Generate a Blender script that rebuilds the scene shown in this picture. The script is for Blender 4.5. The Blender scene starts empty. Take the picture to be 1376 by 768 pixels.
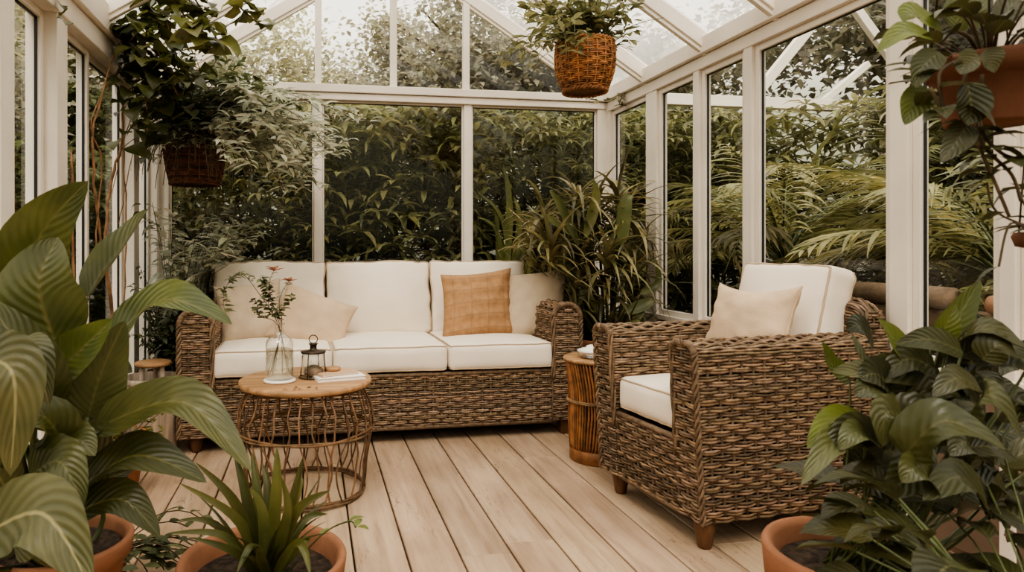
import bpy, bmesh, math, random
from mathutils import Vector as V, Matrix, noise
PI = math.pi
R = random.Random(7)
sc = bpy.context.scene
col = sc.collection

# ------------------------------------------------------------------ camera
F, TH, PX, PY, CH = 900.0, math.atan(.164), 567.0, 333.0, 1.0
cT, sT = math.cos(TH), math.sin(TH)
cd = bpy.data.cameras.new('camera'); cam = bpy.data.objects.new('camera', cd); col.objects.link(cam)
cam.location = (0, 0, CH); cam.rotation_euler = (PI/2, 0, -TH)
cd.sensor_width = 36; cd.lens = F/1376*36
cd.shift_x = (688-PX)/1376; cd.shift_y = -(384-PY)/1376
cd.clip_start = .05; cd.clip_end = 200
cd.dof.use_dof = True; cd.dof.focus_distance = 3.2; cd.dof.aperture_fstop = 5.6
sc.camera = cam

def at(px, py, Y=None, X=None, Z=None):
    """survey helper: the point of the room seen in a direction, on a known plane"""
    a = (px-PX)/F; b = -(py-PY)/F
    d = V((cT*a+sT, -sT*a+cT, b))
    t = X/d.x if X is not None else Y/d.y if Y is not None else (Z-CH)/d.z
    return V((0, 0, CH)) + d*t

# ------------------------------------------------------------------ materials
def mat(name):
    m = bpy.data.materials.new(name); m.use_nodes = True
    nt = m.node_tree; nt.nodes.clear()
    out = nt.nodes.new('ShaderNodeOutputMaterial')
    return m, nt, out
def N(nt, typ, **kw):
    n = nt.nodes.new('ShaderNode'+typ)
    for k, v in kw.items():
        if k.startswith('i_'):
            key = k[2:]
            key = int(key) if key.isdigit() else key.replace('_', ' ')
            n.inputs[key].default_value = v
        else: setattr(n, k, v)
    return n
def L(nt, a, ao, b, bi): nt.links.new(a.outputs[ao], b.inputs[bi])
def rgba(c): return (c[0], c[1], c[2], 1)
def ramp(nt, stops):
    r = N(nt, 'ValToRGB'); el = r.color_ramp.elements
    while len(el) < len(stops): el.new(.5)
    for e, (p, c) in zip(el, stops): e.position = p; e.color = rgba(c)
    return r
def coords(nt, scale=(1, 1, 1), kind='Object'):
    tc = N(nt, 'TexCoord'); mp = N(nt, 'Mapping'); mp.inputs['Scale'].default_value = scale
    L(nt, tc, kind, mp, 'Vector'); return mp

def m_plain(name, c, rough=.6, noise_amt=.12, scale=8, bump=0, bscale=60, spec=.4, metal=0, tint=False, stretch=(1, 1, 1)):
    m, nt, out = mat(name)
    b = N(nt, 'BsdfPrincipled'); b.inputs['Roughness'].default_value = rough
    b.inputs['Specular IOR Level'].default_value = spec; b.inputs['Metallic'].default_value = metal
    mp = coords(nt, stretch)
    nz = N(nt, 'TexNoise', i_Scale=scale, i_Detail=5.0); L(nt, mp, 0, nz, 'Vector')
    lo = [x*(1-noise_amt*1.6) for x in c]; hi = [min(1, x*(1+noise_amt)) for x in c]
    r = ramp(nt, [(.3, lo), (.7, hi)]); L(nt, nz, 'Fac', r, 0)
    src = r
    if tint:
        at_ = N(nt, 'Attribute', attribute_name='tint')
        mx = N(nt, 'MixRGB', blend_type='MULTIPLY', i_Fac=1.0); L(nt, r, 0, mx, 'Color1'); L(nt, at_, 'Color', mx, 'Color2'); src = mx
    L(nt, src, 0, b, 'Base Color')
    if bump:
        n2 = N(nt, 'TexNoise', i_Scale=bscale, i_Detail=4.0); L(nt, mp, 0, n2, 'Vector')
        bp = N(nt, 'Bump', i_Strength=bump, i_Distance=.01); L(nt, n2, 'Fac', bp, 'Height'); L(nt, bp, 0, b, 'Normal')
    L(nt, b, 0, out, 0); return m

def m_leaf(name, dark, light, rough=.42, trans=.3, veins=0, vein_col=None, spec=.45, back=None, warm=1.24):
    m, nt, out = mat(name)
    wm = lambda c: (c[0]*warm, c[1]*.97, c[2]*1.0)
    dark, light = wm(dark), wm(light); vein_col = wm(vein_col) if vein_col else None
    uv = N(nt, 'TexCoord'); tn = N(nt, 'Attribute', attribute_name='tint')
    nz = N(nt, 'TexNoise', i_Scale=9.0, i_Detail=3.0); L(nt, uv, 'Object', nz, 'Vector')
    r = ramp(nt, [(.3, dark), (.72, light)]); L(nt, nz, 'Fac', r, 0)
    mx = N(nt, 'MixRGB', blend_type='MULTIPLY', i_Fac=1.0); L(nt, r, 0, mx, 'Color1'); L(nt, tn, 'Color', mx, 'Color2')
    src = mx
    b = N(nt, 'BsdfPrincipled'); b.inputs['Roughness'].default_value = rough; b.inputs['Specular IOR Level'].default_value = spec
    if veins:
        sx = N(nt, 'SeparateXYZ'); L(nt, uv, 'UV', sx, 0)
        s1 = N(nt, 'Math', operation='SUBTRACT', i_1=.5); L(nt, sx, 0, s1, 0)
        ab = N(nt, 'Math', operation='ABSOLUTE'); L(nt, s1, 0, ab, 0)
        # midrib
        mr = N(nt, 'MapRange'); mr.inputs[1].default_value = .012; mr.inputs[2].default_value = .04; mr.inputs[3].default_value = 1; mr.inputs[4].default_value = 0
        L(nt, ab, 0, mr, 0)
        # lateral veins  sin((v - k|u|)*freq)
        k = N(nt, 'Math', operation='MULTIPLY', i_1=.55); L(nt, ab, 0, k, 0)
        d = N(nt, 'Math', operation='SUBTRACT'); L(nt, sx, 1, d, 0); L(nt, k, 0, d, 1)
        fq = N(nt, 'Math', operation='MULTIPLY', i_1=veins*2*PI); L(nt, d, 0, fq, 0)
        sn = N(nt, 'Math', operation='SINE'); L(nt, fq, 0, sn, 0)
        mv = N(nt, 'MapRange'); mv.inputs[1].default_value = -1; mv.inputs[2].default_value = 1; mv.inputs[3].default_value = 0; mv.inputs[4].default_value = .13
        L(nt, sn, 0, mv, 0)
        mm = N(nt, 'Math', operation='MAXIMUM'); L(nt, mr, 0, mm, 0); L(nt, mv, 0, mm, 1)
        m2 = N(nt, 'MixRGB', blend_type='MIX'); L(nt, mm, 0, m2, 'Fac'); L(nt, mx, 0, m2, 'Color1'); m2.inputs['Color2'].default_value = rgba(vein_col or light)
        src = m2
        bp = N(nt, 'Bump', i_Strength=.22, i_Distance=.004); L(nt, sn, 0, bp, 'Height'); L(nt, bp, 0, b, 'Normal')
    if back:
        ge = N(nt, 'NewGeometry'); m3 = N(nt, 'MixRGB', blend_type='MIX'); L(nt, ge, 'Backfacing', m3, 'Fac'); L(nt, src, 0, m3, 'Color1'); m3.inputs['Color2'].default_value = rgba(back); src = m3
    L(nt, src, 0, b, 'Base Color')
    t = N(nt, 'BsdfTranslucent'); hs = N(nt, 'HueSaturation', i_Hue=.495, i_Saturation=1.0, i_Value=1.6); L(nt, src, 0, hs, 'Color'); L(nt, hs, 0, t, 0)
    mix = N(nt, 'MixShader', i_0=trans); L(nt, b, 0, mix, 1); L(nt, t, 0, mix, 2); L(nt, mix, 0, out, 0)
    return m

def m_glass(name, tint=(.98, .99, .97), haze=0., boost=1.0):
    m, nt, out = mat(name)
    tr = N(nt, 'BsdfTransparent'); tr.inputs[0].default_value = rgba(tint)
    gl = N(nt, 'BsdfGlossy', i_Roughness=.02); gl.inputs[0].default_value = (1, 1, 1, 1)
    fr = N(nt, 'LayerWeight', i_Blend=.5); p5 = N(nt, 'Math', operation='POWER', i_1=4.0); L(nt, fr, 'Facing', p5, 0)
    ml = N(nt, 'MapRange'); ml.inputs[3].default_value = .05*boost; ml.inputs[4].default_value = min(1, boost); L(nt, p5, 0, ml, 0)
    mx = N(nt, 'MixShader'); L(nt, ml, 0, mx, 0); L(nt, tr, 0, mx, 1); L(nt, gl, 0, mx, 2)
    last = mx
    if haze:
        df = N(nt, 'BsdfTranslucent'); df.inputs[0].default_value = (.92, .9, .86, 1)
        nz = N(nt, 'TexNoise', i_Scale=2.2, i_Detail=6.0); mp = coords(nt); L(nt, mp, 0, nz, 'Vector')
        mr = N(nt, 'MapRange'); mr.inputs[1].default_value = .3; mr.inputs[2].default_value = .75; mr.inputs[3].default_value = haze*.5; mr.inputs[4].default_value = haze*1.4
        L(nt, nz, 'Fac', mr, 0)
        m2 = N(nt, 'MixShader'); L(nt, mr, 0, m2, 0); L(nt, mx, 0, m2, 1); L(nt, df, 0, m2, 2); last = m2
    L(nt, last, 0, out, 0); return m

def m_solidglass(name, c=(.97, .98, .97)):
    m, nt, out = mat(name)
    g = N(nt, 'BsdfGlass', i_Roughness=.0, i_IOR=1.3); g.inputs[0].default_value = rgba(c)
    t = N(nt, 'BsdfTransparent'); t.inputs[0].default_value = rgba(c)
    mx = N(nt, 'MixShader', i_0=.6); L(nt, g, 0, mx, 1); L(nt, t, 0, mx, 2); L(nt, mx, 0, out, 0)
    return m

def m_floor():
    m, nt, out = mat('weathered_planks')
    b = N(nt, 'BsdfPrincipled', i_Roughness=.62); b.inputs['Specular IOR Level'].default_value = .3
    tn = N(nt, 'Attribute', attribute_name='tint')
    off = N(nt, 'TexCoord'); sh = N(nt, 'VectorMath', operation='MULTIPLY_ADD')
    sh.inputs[1].default_value = (1, 1, 1); L(nt, off, 'Object', sh, 0)
    sc_ = N(nt, 'VectorMath', operation='SCALE', i_Scale=7.0); L(nt, tn, 'Color', sc_, 0); L(nt, sc_, 0, sh, 2)
    mp = N(nt, 'Mapping'); mp.inputs['Scale'].default_value = (26, 1.6, 1); L(nt, sh, 0, mp, 'Vector')
    g = N(nt, 'TexNoise', i_Scale=1.0, i_Detail=7.0, i_Roughness=.6, i_Distortion=.6); L(nt, mp, 0, g, 'Vector')
    r = ramp(nt, [(.25, (.33, .232, .155)), (.5, (.50, .365, .255)), (.75, (.575, .44, .32))]); L(nt, g, 'Fac', r, 0)
    # broad stains
    mp2 = N(nt, 'Mapping'); mp2.inputs['Scale'].default_value = (3, 1.2, 1); L(nt, sh, 0, mp2, 'Vector')
    n2 = N(nt, 'TexNoise', i_Scale=1.3, i_Detail=5.0); L(nt, mp2, 0, n2, 'Vector')
    r2 = ramp(nt, [(.3, (.66, .60, .54)), (.62, (1.08, 1.06, 1.03))]); L(nt, n2, 'Fac', r2, 0)
    mx = N(nt, 'MixRGB', blend_type='MULTIPLY', i_Fac=.9); L(nt, r, 0, mx, 'Color1'); L(nt, r2, 0, mx, 'Color2')
    # cracks along the grain
    mp3 = N(nt, 'Mapping'); mp3.inputs['Scale'].default_value = (16, 2.2, 1); L(nt, sh, 0, mp3, 'Vector')
    vo = N(nt, 'TexNoise', i_Scale=1.0, i_Detail=3.0, i_Distortion=1.6); L(nt, mp3, 0, vo, 'Vector')
    s5 = N(nt, 'Math', operation='SUBTRACT', i_1=.5); L(nt, vo, 'Fac', s5, 0)
    a5 = N(nt, 'Math', operation='ABSOLUTE'); L(nt, s5, 0, a5, 0)
    cr = N(nt, 'MapRange'); cr.inputs[1].default_value = .0; cr.inputs[2].default_value = .012; cr.inputs[3].default_value = 1; cr.inputs[4].default_value = 0; L(nt, a5, 0, cr, 0)
    n4 = N(nt, 'TexNoise', i_Scale=2.5); L(nt, sh, 0, n4, 'Vector')
    mk = N(nt, 'MapRange'); mk.inputs[1].default_value = .46; mk.inputs[2].default_value = .58; L(nt, n4, 'Fac', mk, 0)
    cm = N(nt, 'Math', operation='MULTIPLY'); L(nt, cr, 0, cm, 0); L(nt, mk, 0, cm, 1)
    cm2 = N(nt, 'Math', operation='MULTIPLY', i_1=.6); L(nt, cm, 0, cm2, 0)
    m3 = N(nt, 'MixRGB', blend_type='MIX'); L(nt, cm2, 0, m3, 'Fac'); L(nt, mx, 0, m3, 'Color1'); m3.inputs['Color2'].default_value = (.12, .075, .045, 1)
    m4 = N(nt, 'MixRGB', blend_type='MULTIPLY', i_Fac=.55); L(nt, m3, 0, m4, 'Color1'); L(nt, tn, 'Color', m4, 'Color2')
    L(nt, m4, 0, b, 'Base Color')
    bp = N(nt, 'Bump', i_Strength=.25, i_Distance=.004); L(nt, g, 'Fac', bp, 'Height'); L(nt, bp, 0, b, 'Normal')
    L(nt, b, 0, out, 0); return m

def m_plaid(name, c1, c2):
    m, nt, out = mat(name)
    b = N(nt, 'BsdfPrincipled', i_Roughness=.9); b.inputs['Specular IOR Level'].default_value = .15
    uv = N(nt, 'TexCoord'); sx = N(nt, 'SeparateXYZ'); L(nt, uv, 'UV', sx, 0)
    lines = None
    for ax, n, w in ((0, 4, .05), (1, 5, .06)):
        mu = N(nt, 'Math', operation='MULTIPLY', i_1=float(n)); L(nt, sx, ax, mu, 0)
        frc = N(nt, 'Math', operation='FRACT'); L(nt, mu, 0, frc, 0)
        s = N(nt, 'Math', operation='SUBTRACT', i_1=.5); L(nt, frc, 0, s, 0)
        a = N(nt, 'Math', operation='ABSOLUTE'); L(nt, s, 0, a, 0)
        l = N(nt, 'Math', operation='LESS_THAN', i_1=w); L(nt, a, 0, l, 0)
        if lines is None: lines = l
        else:
            mxm = N(nt, 'Math', operation='MAXIMUM'); L(nt, lines, 0, mxm, 0); L(nt, l, 0, mxm, 1); lines = mxm
    nz = N(nt, 'TexNoise', i_Scale=30.0, i_Detail=4.0); L(nt, uv, 'Object', nz, 'Vector')
    r = ramp(nt, [(.3, [x*.82 for x in c1]), (.7, [x*1.12 for x in c1])]); L(nt, nz, 'Fac', r, 0)
    fm = N(nt, 'Math', operation='MULTIPLY', i_1=.4); L(nt, lines, 0, fm, 0)
    mx = N(nt, 'MixRGB'); L(nt, fm, 0, mx, 'Fac'); L(nt, r, 0, mx, 'Color1'); mx.inputs['Color2'].default_value = rgba(c2)
    L(nt, mx, 0, b, 'Base Color')
    bp = N(nt, 'Bump', i_Strength=.3, i_Distance=.006, invert=True); L(nt, lines, 0, bp, 'Height'); L(nt, bp, 0, b, 'Normal')
    L(nt, b, 0, out, 0); return m

def m_wood(name, c, rough=.5, axis=0):
    sc_ = [14, 14, 14]; sc_[axis] = 1.2
    return m_plain(name, c, rough=rough, noise_amt=.28, scale=3.0, bump=.2, bscale=5, stretch=tuple(sc_))

M = dict(
    white=m_plain('white_paint', (.80, .725, .63), rough=.5, noise_amt=.05, scale=5, bump=.06, bscale=14),
    gasket=m_plain('black_rubber', (.012, .011, .010), rough=.5),
    floor=m_floor(),
    glass=m_glass('window_glass', tint=(.97, .97, .945), boost=.8),
    roofglass=m_glass('roof_glass', tint=(.97, .96, .93), haze=.42),
    wicker=m_plain('wicker', (.215, .145, .092), rough=.62, noise_amt=.3, scale=40, bump=.3, bscale=90, tint=True, spec=.3),
    wicker_dark=m_plain('gap_shade_backing', (.022, .014, .008), rough=.9),  # near-black: shade in the weave gaps put into a backing sheet's colour; also deck
    cream=m_plain('cream_canvas', (.84, .745, .625), rough=.9, noise_amt=.03, scale=6, bump=.12, bscale=340, spec=.15),
    piping=m_plain('beige_piping', (.50, .385, .27), rough=.9, noise_amt=.08),
    beige=m_plain('beige_linen', (.62, .46, .32), rough=.92, noise_amt=.08, scale=9, bump=.25, bscale=220, spec=.12),
    oat=m_plain('oatmeal_linen', (.58, .46, .335), rough=.92, noise_amt=.07, scale=9, bump=.25, bscale=220, spec=.12),
    plaid=m_plaid('tan_plaid', (.40, .225, .112), (.25, .15, .085)),
    foot=m_wood('dark_foot_wood', (.12, .055, .025), axis=2),
    tabletop=m_wood('honey_wood', (.42, .235, .11), axis=0),
    twig=m_plain('bent_twig', (.17, .095, .048), rough=.7, noise_amt=.35, scale=25, bump=.3, tint=True),
    rattan=m_plain('reddish_rattan', (.27, .115, .045), rough=.5, noise_amt=.3, scale=25, tint=True),
    basket=m_plain('orange_brown_wicker', (.34, .145, .055), rough=.6, noise_amt=.35, scale=30, bump=.3, tint=True),
    darkbasket=m_plain('dark_brown_wicker', (.13, .05, .025), rough=.7, noise_amt=.3, scale=30, tint=True),
    terra=m_plain('terracotta', (.34, .155, .085), rough=.8, noise_amt=.18, scale=7, bump=.12, bscale=70, spec=.2),
    soil=m_plain('potting_soil', (.05, .032, .02), rough=1, noise_amt=.5, scale=50, bump=1.0, bscale=60),
    knee=m_plain('brown_boards', (.20, .135, .095), rough=.7, noise_amt=.2, scale=4),
    terradark=m_plain('shaded_terracotta', (.19, .085, .05), rough=.85, noise_amt=.25, scale=9, bump=.12, bscale=70, spec=.2),  # darkened terracotta: shade on the hanging pots put into the colour
    palewood=m_wood('pale_grey_wood', (.50, .40, .31), rough=.7, axis=2),
    wire=m_plain('dark_bronze_wire', (.06, .04, .025), rough=.4, metal=.6),
    clear=m_glass('clear_glass', tint=(.985, .985, .97), boost=1.3),
    water=m_solidglass('water', (.95, .96, .94)),
    paper=m_plain('white_paper', (.82, .77, .70), rough=.8, noise_amt=.03),
    kraft=m_plain('kraft_cover', (.55, .36, .22), rough=.7, noise_amt=.06),
    ceramic=m_plain('white_ceramic', (.85, .80, .74), rough=.3, noise_amt=.02),
    stone=m_plain('mottled_stone', (.20, .14, .09), rough=.85, noise_amt=.5, scale=35, bump=.7, bscale=60),
    ground=m_plain('garden_soil', (.035, .032, .018), rough=1, noise_amt=.5, scale=4, bump=.8, bscale=20),
    bark=m_plain('bark', (.10, .065, .04), rough=.9, noise_amt=.4, scale=14, bump=.8, bscale=30),
    vinewood=m_plain('vine_wood', (.30, .155, .075), rough=.75, noise_amt=.35, scale=20, bump=.4, bscale=50),
    log=m_plain('weathered_log', (.20, .135, .085), rough=.85, noise_amt=.4, scale=9, bump=.6, bscale=30),
    claylog=m_plain('clay_pipe', (.42, .215, .125), rough=.8, noise_amt=.2, scale=8),
    brick=m_plain('old_brick', (.20, .095, .055), rough=.9, noise_amt=.4, scale=12),
    stem=m_plain('green_stem', (.07, .085, .025), rough=.5, noise_amt=.3, scale=20),
    greystem=m_plain('woody_stem', (.10, .07, .04), rough=.8, noise_amt=.3, scale=20),
    big=m_leaf('broad_leaf', (.028, .042, .011), (.074, .092, .023), rough=.36, trans=.22, veins=13, vein_col=(.10, .12, .035), spec=.5),
    pale=m_leaf('striped_leaf', (.045, .062, .022), (.11, .125, .045), rough=.4, trans=.22, veins=11, vein_col=(.22, .25, .11)),
    strap=m_leaf('strap_leaf', (.042, .062, .016), (.10, .125, .032), rough=.4, trans=.25),
    peace=m_leaf('glossy_leaf', (.027, .038, .012), (.066, .080, .024), rough=.4, trans=.2, veins=9, vein_col=(.075, .09, .03)),
    peacelight=m_leaf('young_leaf', (.07, .11, .025), (.14, .18, .04), rough=.45, trans=.35, veins=9, vein_col=(.12, .17, .05)),
    ivy=m_leaf('vine_leaf', (.035, .055, .014), (.095, .12, .028), rough=.42, trans=.35),
    olive=m_leaf('grey_green_leaf', (.22, .24, .16), (.52, .53, .40), rough=.42, trans=.42, warm=1.0),
    dark=m_leaf('small_dark_leaf', (.06, .078, .032), (.155, .18, .08), rough=.4, trans=.35, warm=1.0),
    bamboo=m_leaf('bamboo_leaf', (.125, .145, .058), (.32, .335, .17), rough=.45, trans=.35, warm=1.07),
    bamboo2=m_leaf('bamboo_leaf_light', (.17, .185, .075), (.38, .39, .20), rough=.5, trans=.4, warm=1.07),
    palm=m_leaf('palm_leaf', (.13, .17, .06), (.34, .38, .16), rough=.4, trans=.3),
    palmdark=m_leaf('dracaena_leaf', (.065, .082, .03), (.19, .20, .09), rough=.35, trans=.25),
    tree=m_leaf('hazy_tree_leaf', (.34, .355, .22), (.56, .56, .40), rough=.6, trans=.45, warm=1.03),  # paler than the leaves: distance haze put into the base colour
    tree2=m_leaf('hazy_tree_leaf_grey', (.36, .37, .26), (.54, .54, .41), rough=.6, trans=.4, warm=1.03),  # greyer variant, haze put into the base colour as well
    lime=m_leaf('lime_leaf', (.10, .15, .03), (.22, .27, .06), rough=.45, trans=.4),
    orange=m_leaf('orange_petal', (.38, .17, .05), (.55, .28, .09), rough=.6, trans=.4),
    rust=m_leaf('rust_petal', (.17, .09, .05), (.27, .15, .085), rough=.7, trans=.3),
    drygrass=m_plain('dry_frond', (.22, .12, .06), rough=.9, noise_amt=.3),
)

# ------------------------------------------------------------------ mesh builder
class MB:
    def __init__(s): s.v = []; s.f = []; s.uv = []; s.t = []; s.m = []
    def add(s, pts, uvs=None, tint=(1, 1, 1)):
        i = len(s.v); s.v.extend([tuple(p) for p in pts])
        s.uv.extend(uvs if uvs else [(.5, .5)]*len(pts)); s.t.extend([tint]*len(pts)); return i
    def face(s, f, mi=0): s.f.append(f); s.m.append(mi)
    def grid(s, rows, uvs=None, tint=(1, 1, 1), close=False, mi=0, flip=False):
        n = len(rows); k = len(rows[0])
        i0 = s.add([p for r in rows for p in r], [u for r in uvs for u in r] if uvs else None, tint)
        for a in range(n-1):
            for b in range(k if close else k-1):
                c = (b+1) % k
                q = (i0+a*k+b, i0+a*k+c, i0+(a+1)*k+c, i0+(a+1)*k+b)
                s.face(q[::-1] if flip else q, mi)
        return i0
    def box(s, lo, hi, mi=0, tint=(1, 1, 1)):
        x0, y0, z0 = lo; x1, y1, z1 = hi
        i = s.add([(x0,y0,z0),(x1,y0,z0),(x1,y1,z0),(x0,y1,z0),(x0,y0,z1),(x1,y0,z1),(x1,y1,z1),(x0,y1,z1)], None, tint)
        for q in ((0,3,2,1),(4,5,6,7),(0,1,5,4),(1,2,6,5),(2,3,7,6),(3,0,4,7)): s.face(tuple(i+a for a in q), mi)
    def bar(s, a, b, w, h, up=(0, 0, 1), mi=0):
        a = V(a); b = V(b); t = (b-a).normalized(); u = V(up); sd = t.cross(u).normalized(); u = sd.cross(t).normalized()
        P = [c + sd*(x*w/2) + u*(y*h/2) for c in (a, b) for x, y in ((-1,-1),(1,-1),(1,1),(-1,1))]
        i = s.add(P)
        for q in ((0,3,2,1),(4,5,6,7),(0,1,5,4),(1,2,6,5),(2,3,7,6),(3,0,4,7)): s.face(tuple(i+k for k in q), mi)
    def tube(s, pts, r, n=6, caps=True, tint=(1, 1, 1), mi=0, closed=False):
        pts = [V(p) for p in pts]; k = len(pts)
        if k < 2: return
        rr = r if isinstance(r, (list, tuple)) else [r]*k
        t0 = (pts[1]-pts[0]).normalized()
        ref = V((0, 0, 1)) if abs(t0.z) < .9 else V((1, 0, 0))
        u = t0.cross(ref).normalized(); rows = []
        for j in range(k):
            a = pts[j-1] if (j > 0 or closed) else pts[j]; b = pts[(j+1) % k] if (j < k-1 or closed) else pts[j]
            t = (b-a)
            t = t.normalized() if t.length > 1e-9 else t0
            u = (u - t*u.dot(t)); u = u.normalized() if u.length > 1e-6 else t.orthogonal().normalized()
            w = t.cross(u)
            rows.append([pts[j] + (u*math.cos(2*PI*q/n) + w*math.sin(2*PI*q/n))*rr[j] for q in range(n)])
        if closed: rows.append(rows[0])
        i0 = s.grid(rows, None, tint, True, mi, True)
        if caps and not closed:
            s.face(tuple(i0+q for q in range(n))[::1], mi); s.face(tuple(i0+(k-1)*n+q for q in range(n))[::-1], mi)
    def lathe(s, prof, c=(0, 0, 0), n=32, mi=0, tint=(1, 1, 1), wob=None):
        c = V(c); rows = []
        for r, z in prof:
            rows.append([c + V((r*math.cos(2*PI*q/n), r*math.sin(2*PI*q/n), z)) for q in range(n)])
        s.grid(rows, None, tint, True, mi)
    def disc(s, r, z, c=(0, 0, 0), n=32, mi=0, down=False):
        c = V(c); i = s.add([c+V((r*math.cos(2*PI*q/n), r*math.sin(2*PI*q/n), z)) for q in range(n)])
        f = tuple(i+q for q in range(n)); s.face(f[::-1] if down else f, mi)

def sset(o, **k):
    for a, b in k.items():
        if b is not None: o[a] = b
    return o
def mesh_obj(name, mb, mats, parent=None, smooth=True, bevel=0, solid=0):
    me = bpy.data.meshes.new(name); me.from_pydata(mb.v, [], mb.f)
    for m in (mats if isinstance(mats, (list, tuple)) else [mats]): me.materials.append(m)
    me.polygons.foreach_set('material_index', mb.m)
    if smooth: me.polygons.foreach_set('use_smooth', [True]*len(mb.f))
    uvl = me.uv_layers.new(name='uv')
    li = [0]*len(me.loops); me.loops.foreach_get('vertex_index', li)
    uvl.data.foreach_set('uv', [c for i in li for c in mb.uv[i]])
    ca = me.color_attributes.new('tint', 'FLOAT_COLOR', 'POINT')
    ca.data.foreach_set('color', [c for t in mb.t for c in (t[0], t[1], t[2], 1.0)])
    me.validate(); me.update()
    o = bpy.data.objects.new(name, me); col.objects.link(o)
    if parent: o.parent = parent
    if bevel:
        bv = o.modifiers.new('bevel', 'BEVEL'); bv.width = bevel; bv.segments = 2; bv.limit_method = 'ANGLE'; bv.angle_limit = math.radians(40)
    if solid:
        sm = o.modifiers.new('thick', 'SOLIDIFY'); sm.thickness = solid
    return o
def thing(name, label, cat, loc=(0, 0, 0), rotz=0, group=None):
    o = bpy.data.objects.new(name, None); col.objects.link(o); o.location = loc; o.rotation_euler = (0, 0, rotz)
    o.empty_display_size = .05
    return sset(o, label=label, category=cat, group=group)
def part(name, mb, mats, parent, label=None, **k): return sset(mesh_obj(name, mb, mats, parent, **k), label=label)
def solo(name, mb, mats, label, cat, group=None, loc=None, **k):
    o = mesh_obj(name, mb, mats, **k)
    if loc is not None: o.location = loc
    return sset(o, label=label, category=cat, group=group)
def struct(name, mb, mats, parent=None, **k):
    o = mesh_obj(name, mb, mats, parent, **k)
    if not parent: o['kind'] = 'structure'
    return o
def rnd_tint(a=.75, b=1.2, hue=.08, rg=None):
    g = rg or R; k = g.uniform(a, b); return (k*(1+g.uniform(-hue, hue)), k, k*(1+g.uniform(-hue, hue)))
def rotp(p, ang): return V((p[0]*math.cos(ang)-p[1]*math.sin(ang), p[0]*math.sin(ang)+p[1]*math.cos(ang), p[2]))

# ------------------------------------------------------------------ leaves
def wprof(kind, t):
    if kind == 'broad': return max(.02, math.sin(PI*min(1, t**.66))**.9) if t < .999 else .0
    if kind == 'heart': return max(.03, (math.sin(PI*t**.55))**.8) if t < .999 else .0
    if kind == 'strap': return max(.0, min(1, .5+t*2.2)*(1-t**1.9)**.9)
    if kind == 'lance': return max(.0, math.sin(PI*t**.85)**.9) if t < .999 else 0
    return math.sin(PI*t)
def leaf(mb, mid, nrm, W, kind='lance', nx=1, fold=.25, wave=0, wk=3.0, tint=(1, 1, 1), mi=0, v0=0, v1=1, rg=None):
    """leaf blade along the midrib points; nrm = direction its upper face looks"""
    mid = [V(p) for p in mid]; n = len(mid); rows = []; uvs = []
    nr = V(nrm); ph = (rg or R).uniform(0, 6.28)
    for j in range(n):
        t = j/(n-1); T = (mid[min(j+1, n-1)]-mid[max(j-1, 0)]).normalized()
        S = T.cross(nr)
        S = S.normalized() if S.length > 1e-5 else T.orthogonal().normalized()
        Nn = S.cross(T).normalized(); w = W*.5*wprof(kind, t); r = []; u = []
        for a in range(-nx, nx+1):
            x = a/nx
            off = fold*abs(x)*w
            if wave: off += wave*W*math.sin(wk*2*PI*t+ph+(1.7 if x > 0 else 0))*x*x*min(1, 4*t*(1-t)+.2)
            r.append(mid[j]+S*(x*w)+Nn*off); u.append((x*.5+.5, t))
        rows.append(r); uvs.append(u)
    mb.grid(rows, uvs, tint, False, mi)
def arc(base, az, el0, el1, Ln, n=6, bend=1.0):
    p = V(base); pts = [p.copy()]; st = Ln/(n-1)
    for j in range(n-1):
        t = ((j+.5)/(n-1))**bend; el = el0+(el1-el0)*t
        p = p+V((math.cos(az)*math.cos(el), math.sin(az)*math.cos(el), math.sin(el)))*st; pts.append(p.copy())
    return pts
def arcnrm(az, el, roll=0):
    n = V((-math.cos(az)*math.sin(el), -math.sin(az)*math.sin(el), math.cos(el)))
    if roll:
        t = V((math.cos(az)*math.cos(el), math.sin(az)*math.cos(el), math.sin(el))); n = Matrix.Rotation(roll, 3, t) @ n
    return n
def aleaf(mb, base, az, el0, el1, Ln, W, kind='lance', n=5, nx=1, fold=.25, wave=0, wk=3, tint=(1, 1, 1), roll=0, bend=1.0, rg=None, mi=0):
    leaf(mb, arc(base, az, el0, el1, Ln, n, bend), arcnrm(az, (el0+el1)/2, roll), W, kind, nx, fold, wave, wk, tint, mi, rg=rg)
def bez(a, b, c, n=8):
    a, b, c = V(a), V(b), V(c); return [a*(1-t)**2+b*2*t*(1-t)+c*t*t for t in [i/(n-1) for i in range(n)]]
def smooth_path(pts, n=6):
    pts = [V(p) for p in pts]; out = []
    for i in range(len(pts)-1):
        p0 = pts[max(i-1, 0)]; p1 = pts[i]; p2 = pts[i+1]; p3 = pts[min(i+2, len(pts)-1)]
        for k in range(n):
            t = k/n
            out.append(.5*((2*p1)+(p2-p0)*t+(2*p0-5*p1+4*p2-p3)*t*t+(3*p1-p0-3*p2+p3)*t**3))
    out.append(pts[-1]); return out

def keep_in(mb, base, x0=None, x1=None, y1=None, m=.07):
    """bend foliage that would cross a wall back along it"""
    sq = lambda d: m*(1-math.exp(-d/m))
    for i, p in enumerate(mb.v):
        x, y, z = p
        if x1 is not None and x+base[0] > x1-m: x = x1-m+sq(x+base[0]-x1+m)-base[0]
        if x0 is not None and x+base[0] < x0+m: x = x0+m-sq(x0+m-x-base[0])-base[0]
        if y1 is not None and y+base[1] > y1-m: y = y1-m+sq(y+base[1]-y1+m)-base[1]
        mb.v[i] = (x, y, z)
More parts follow.
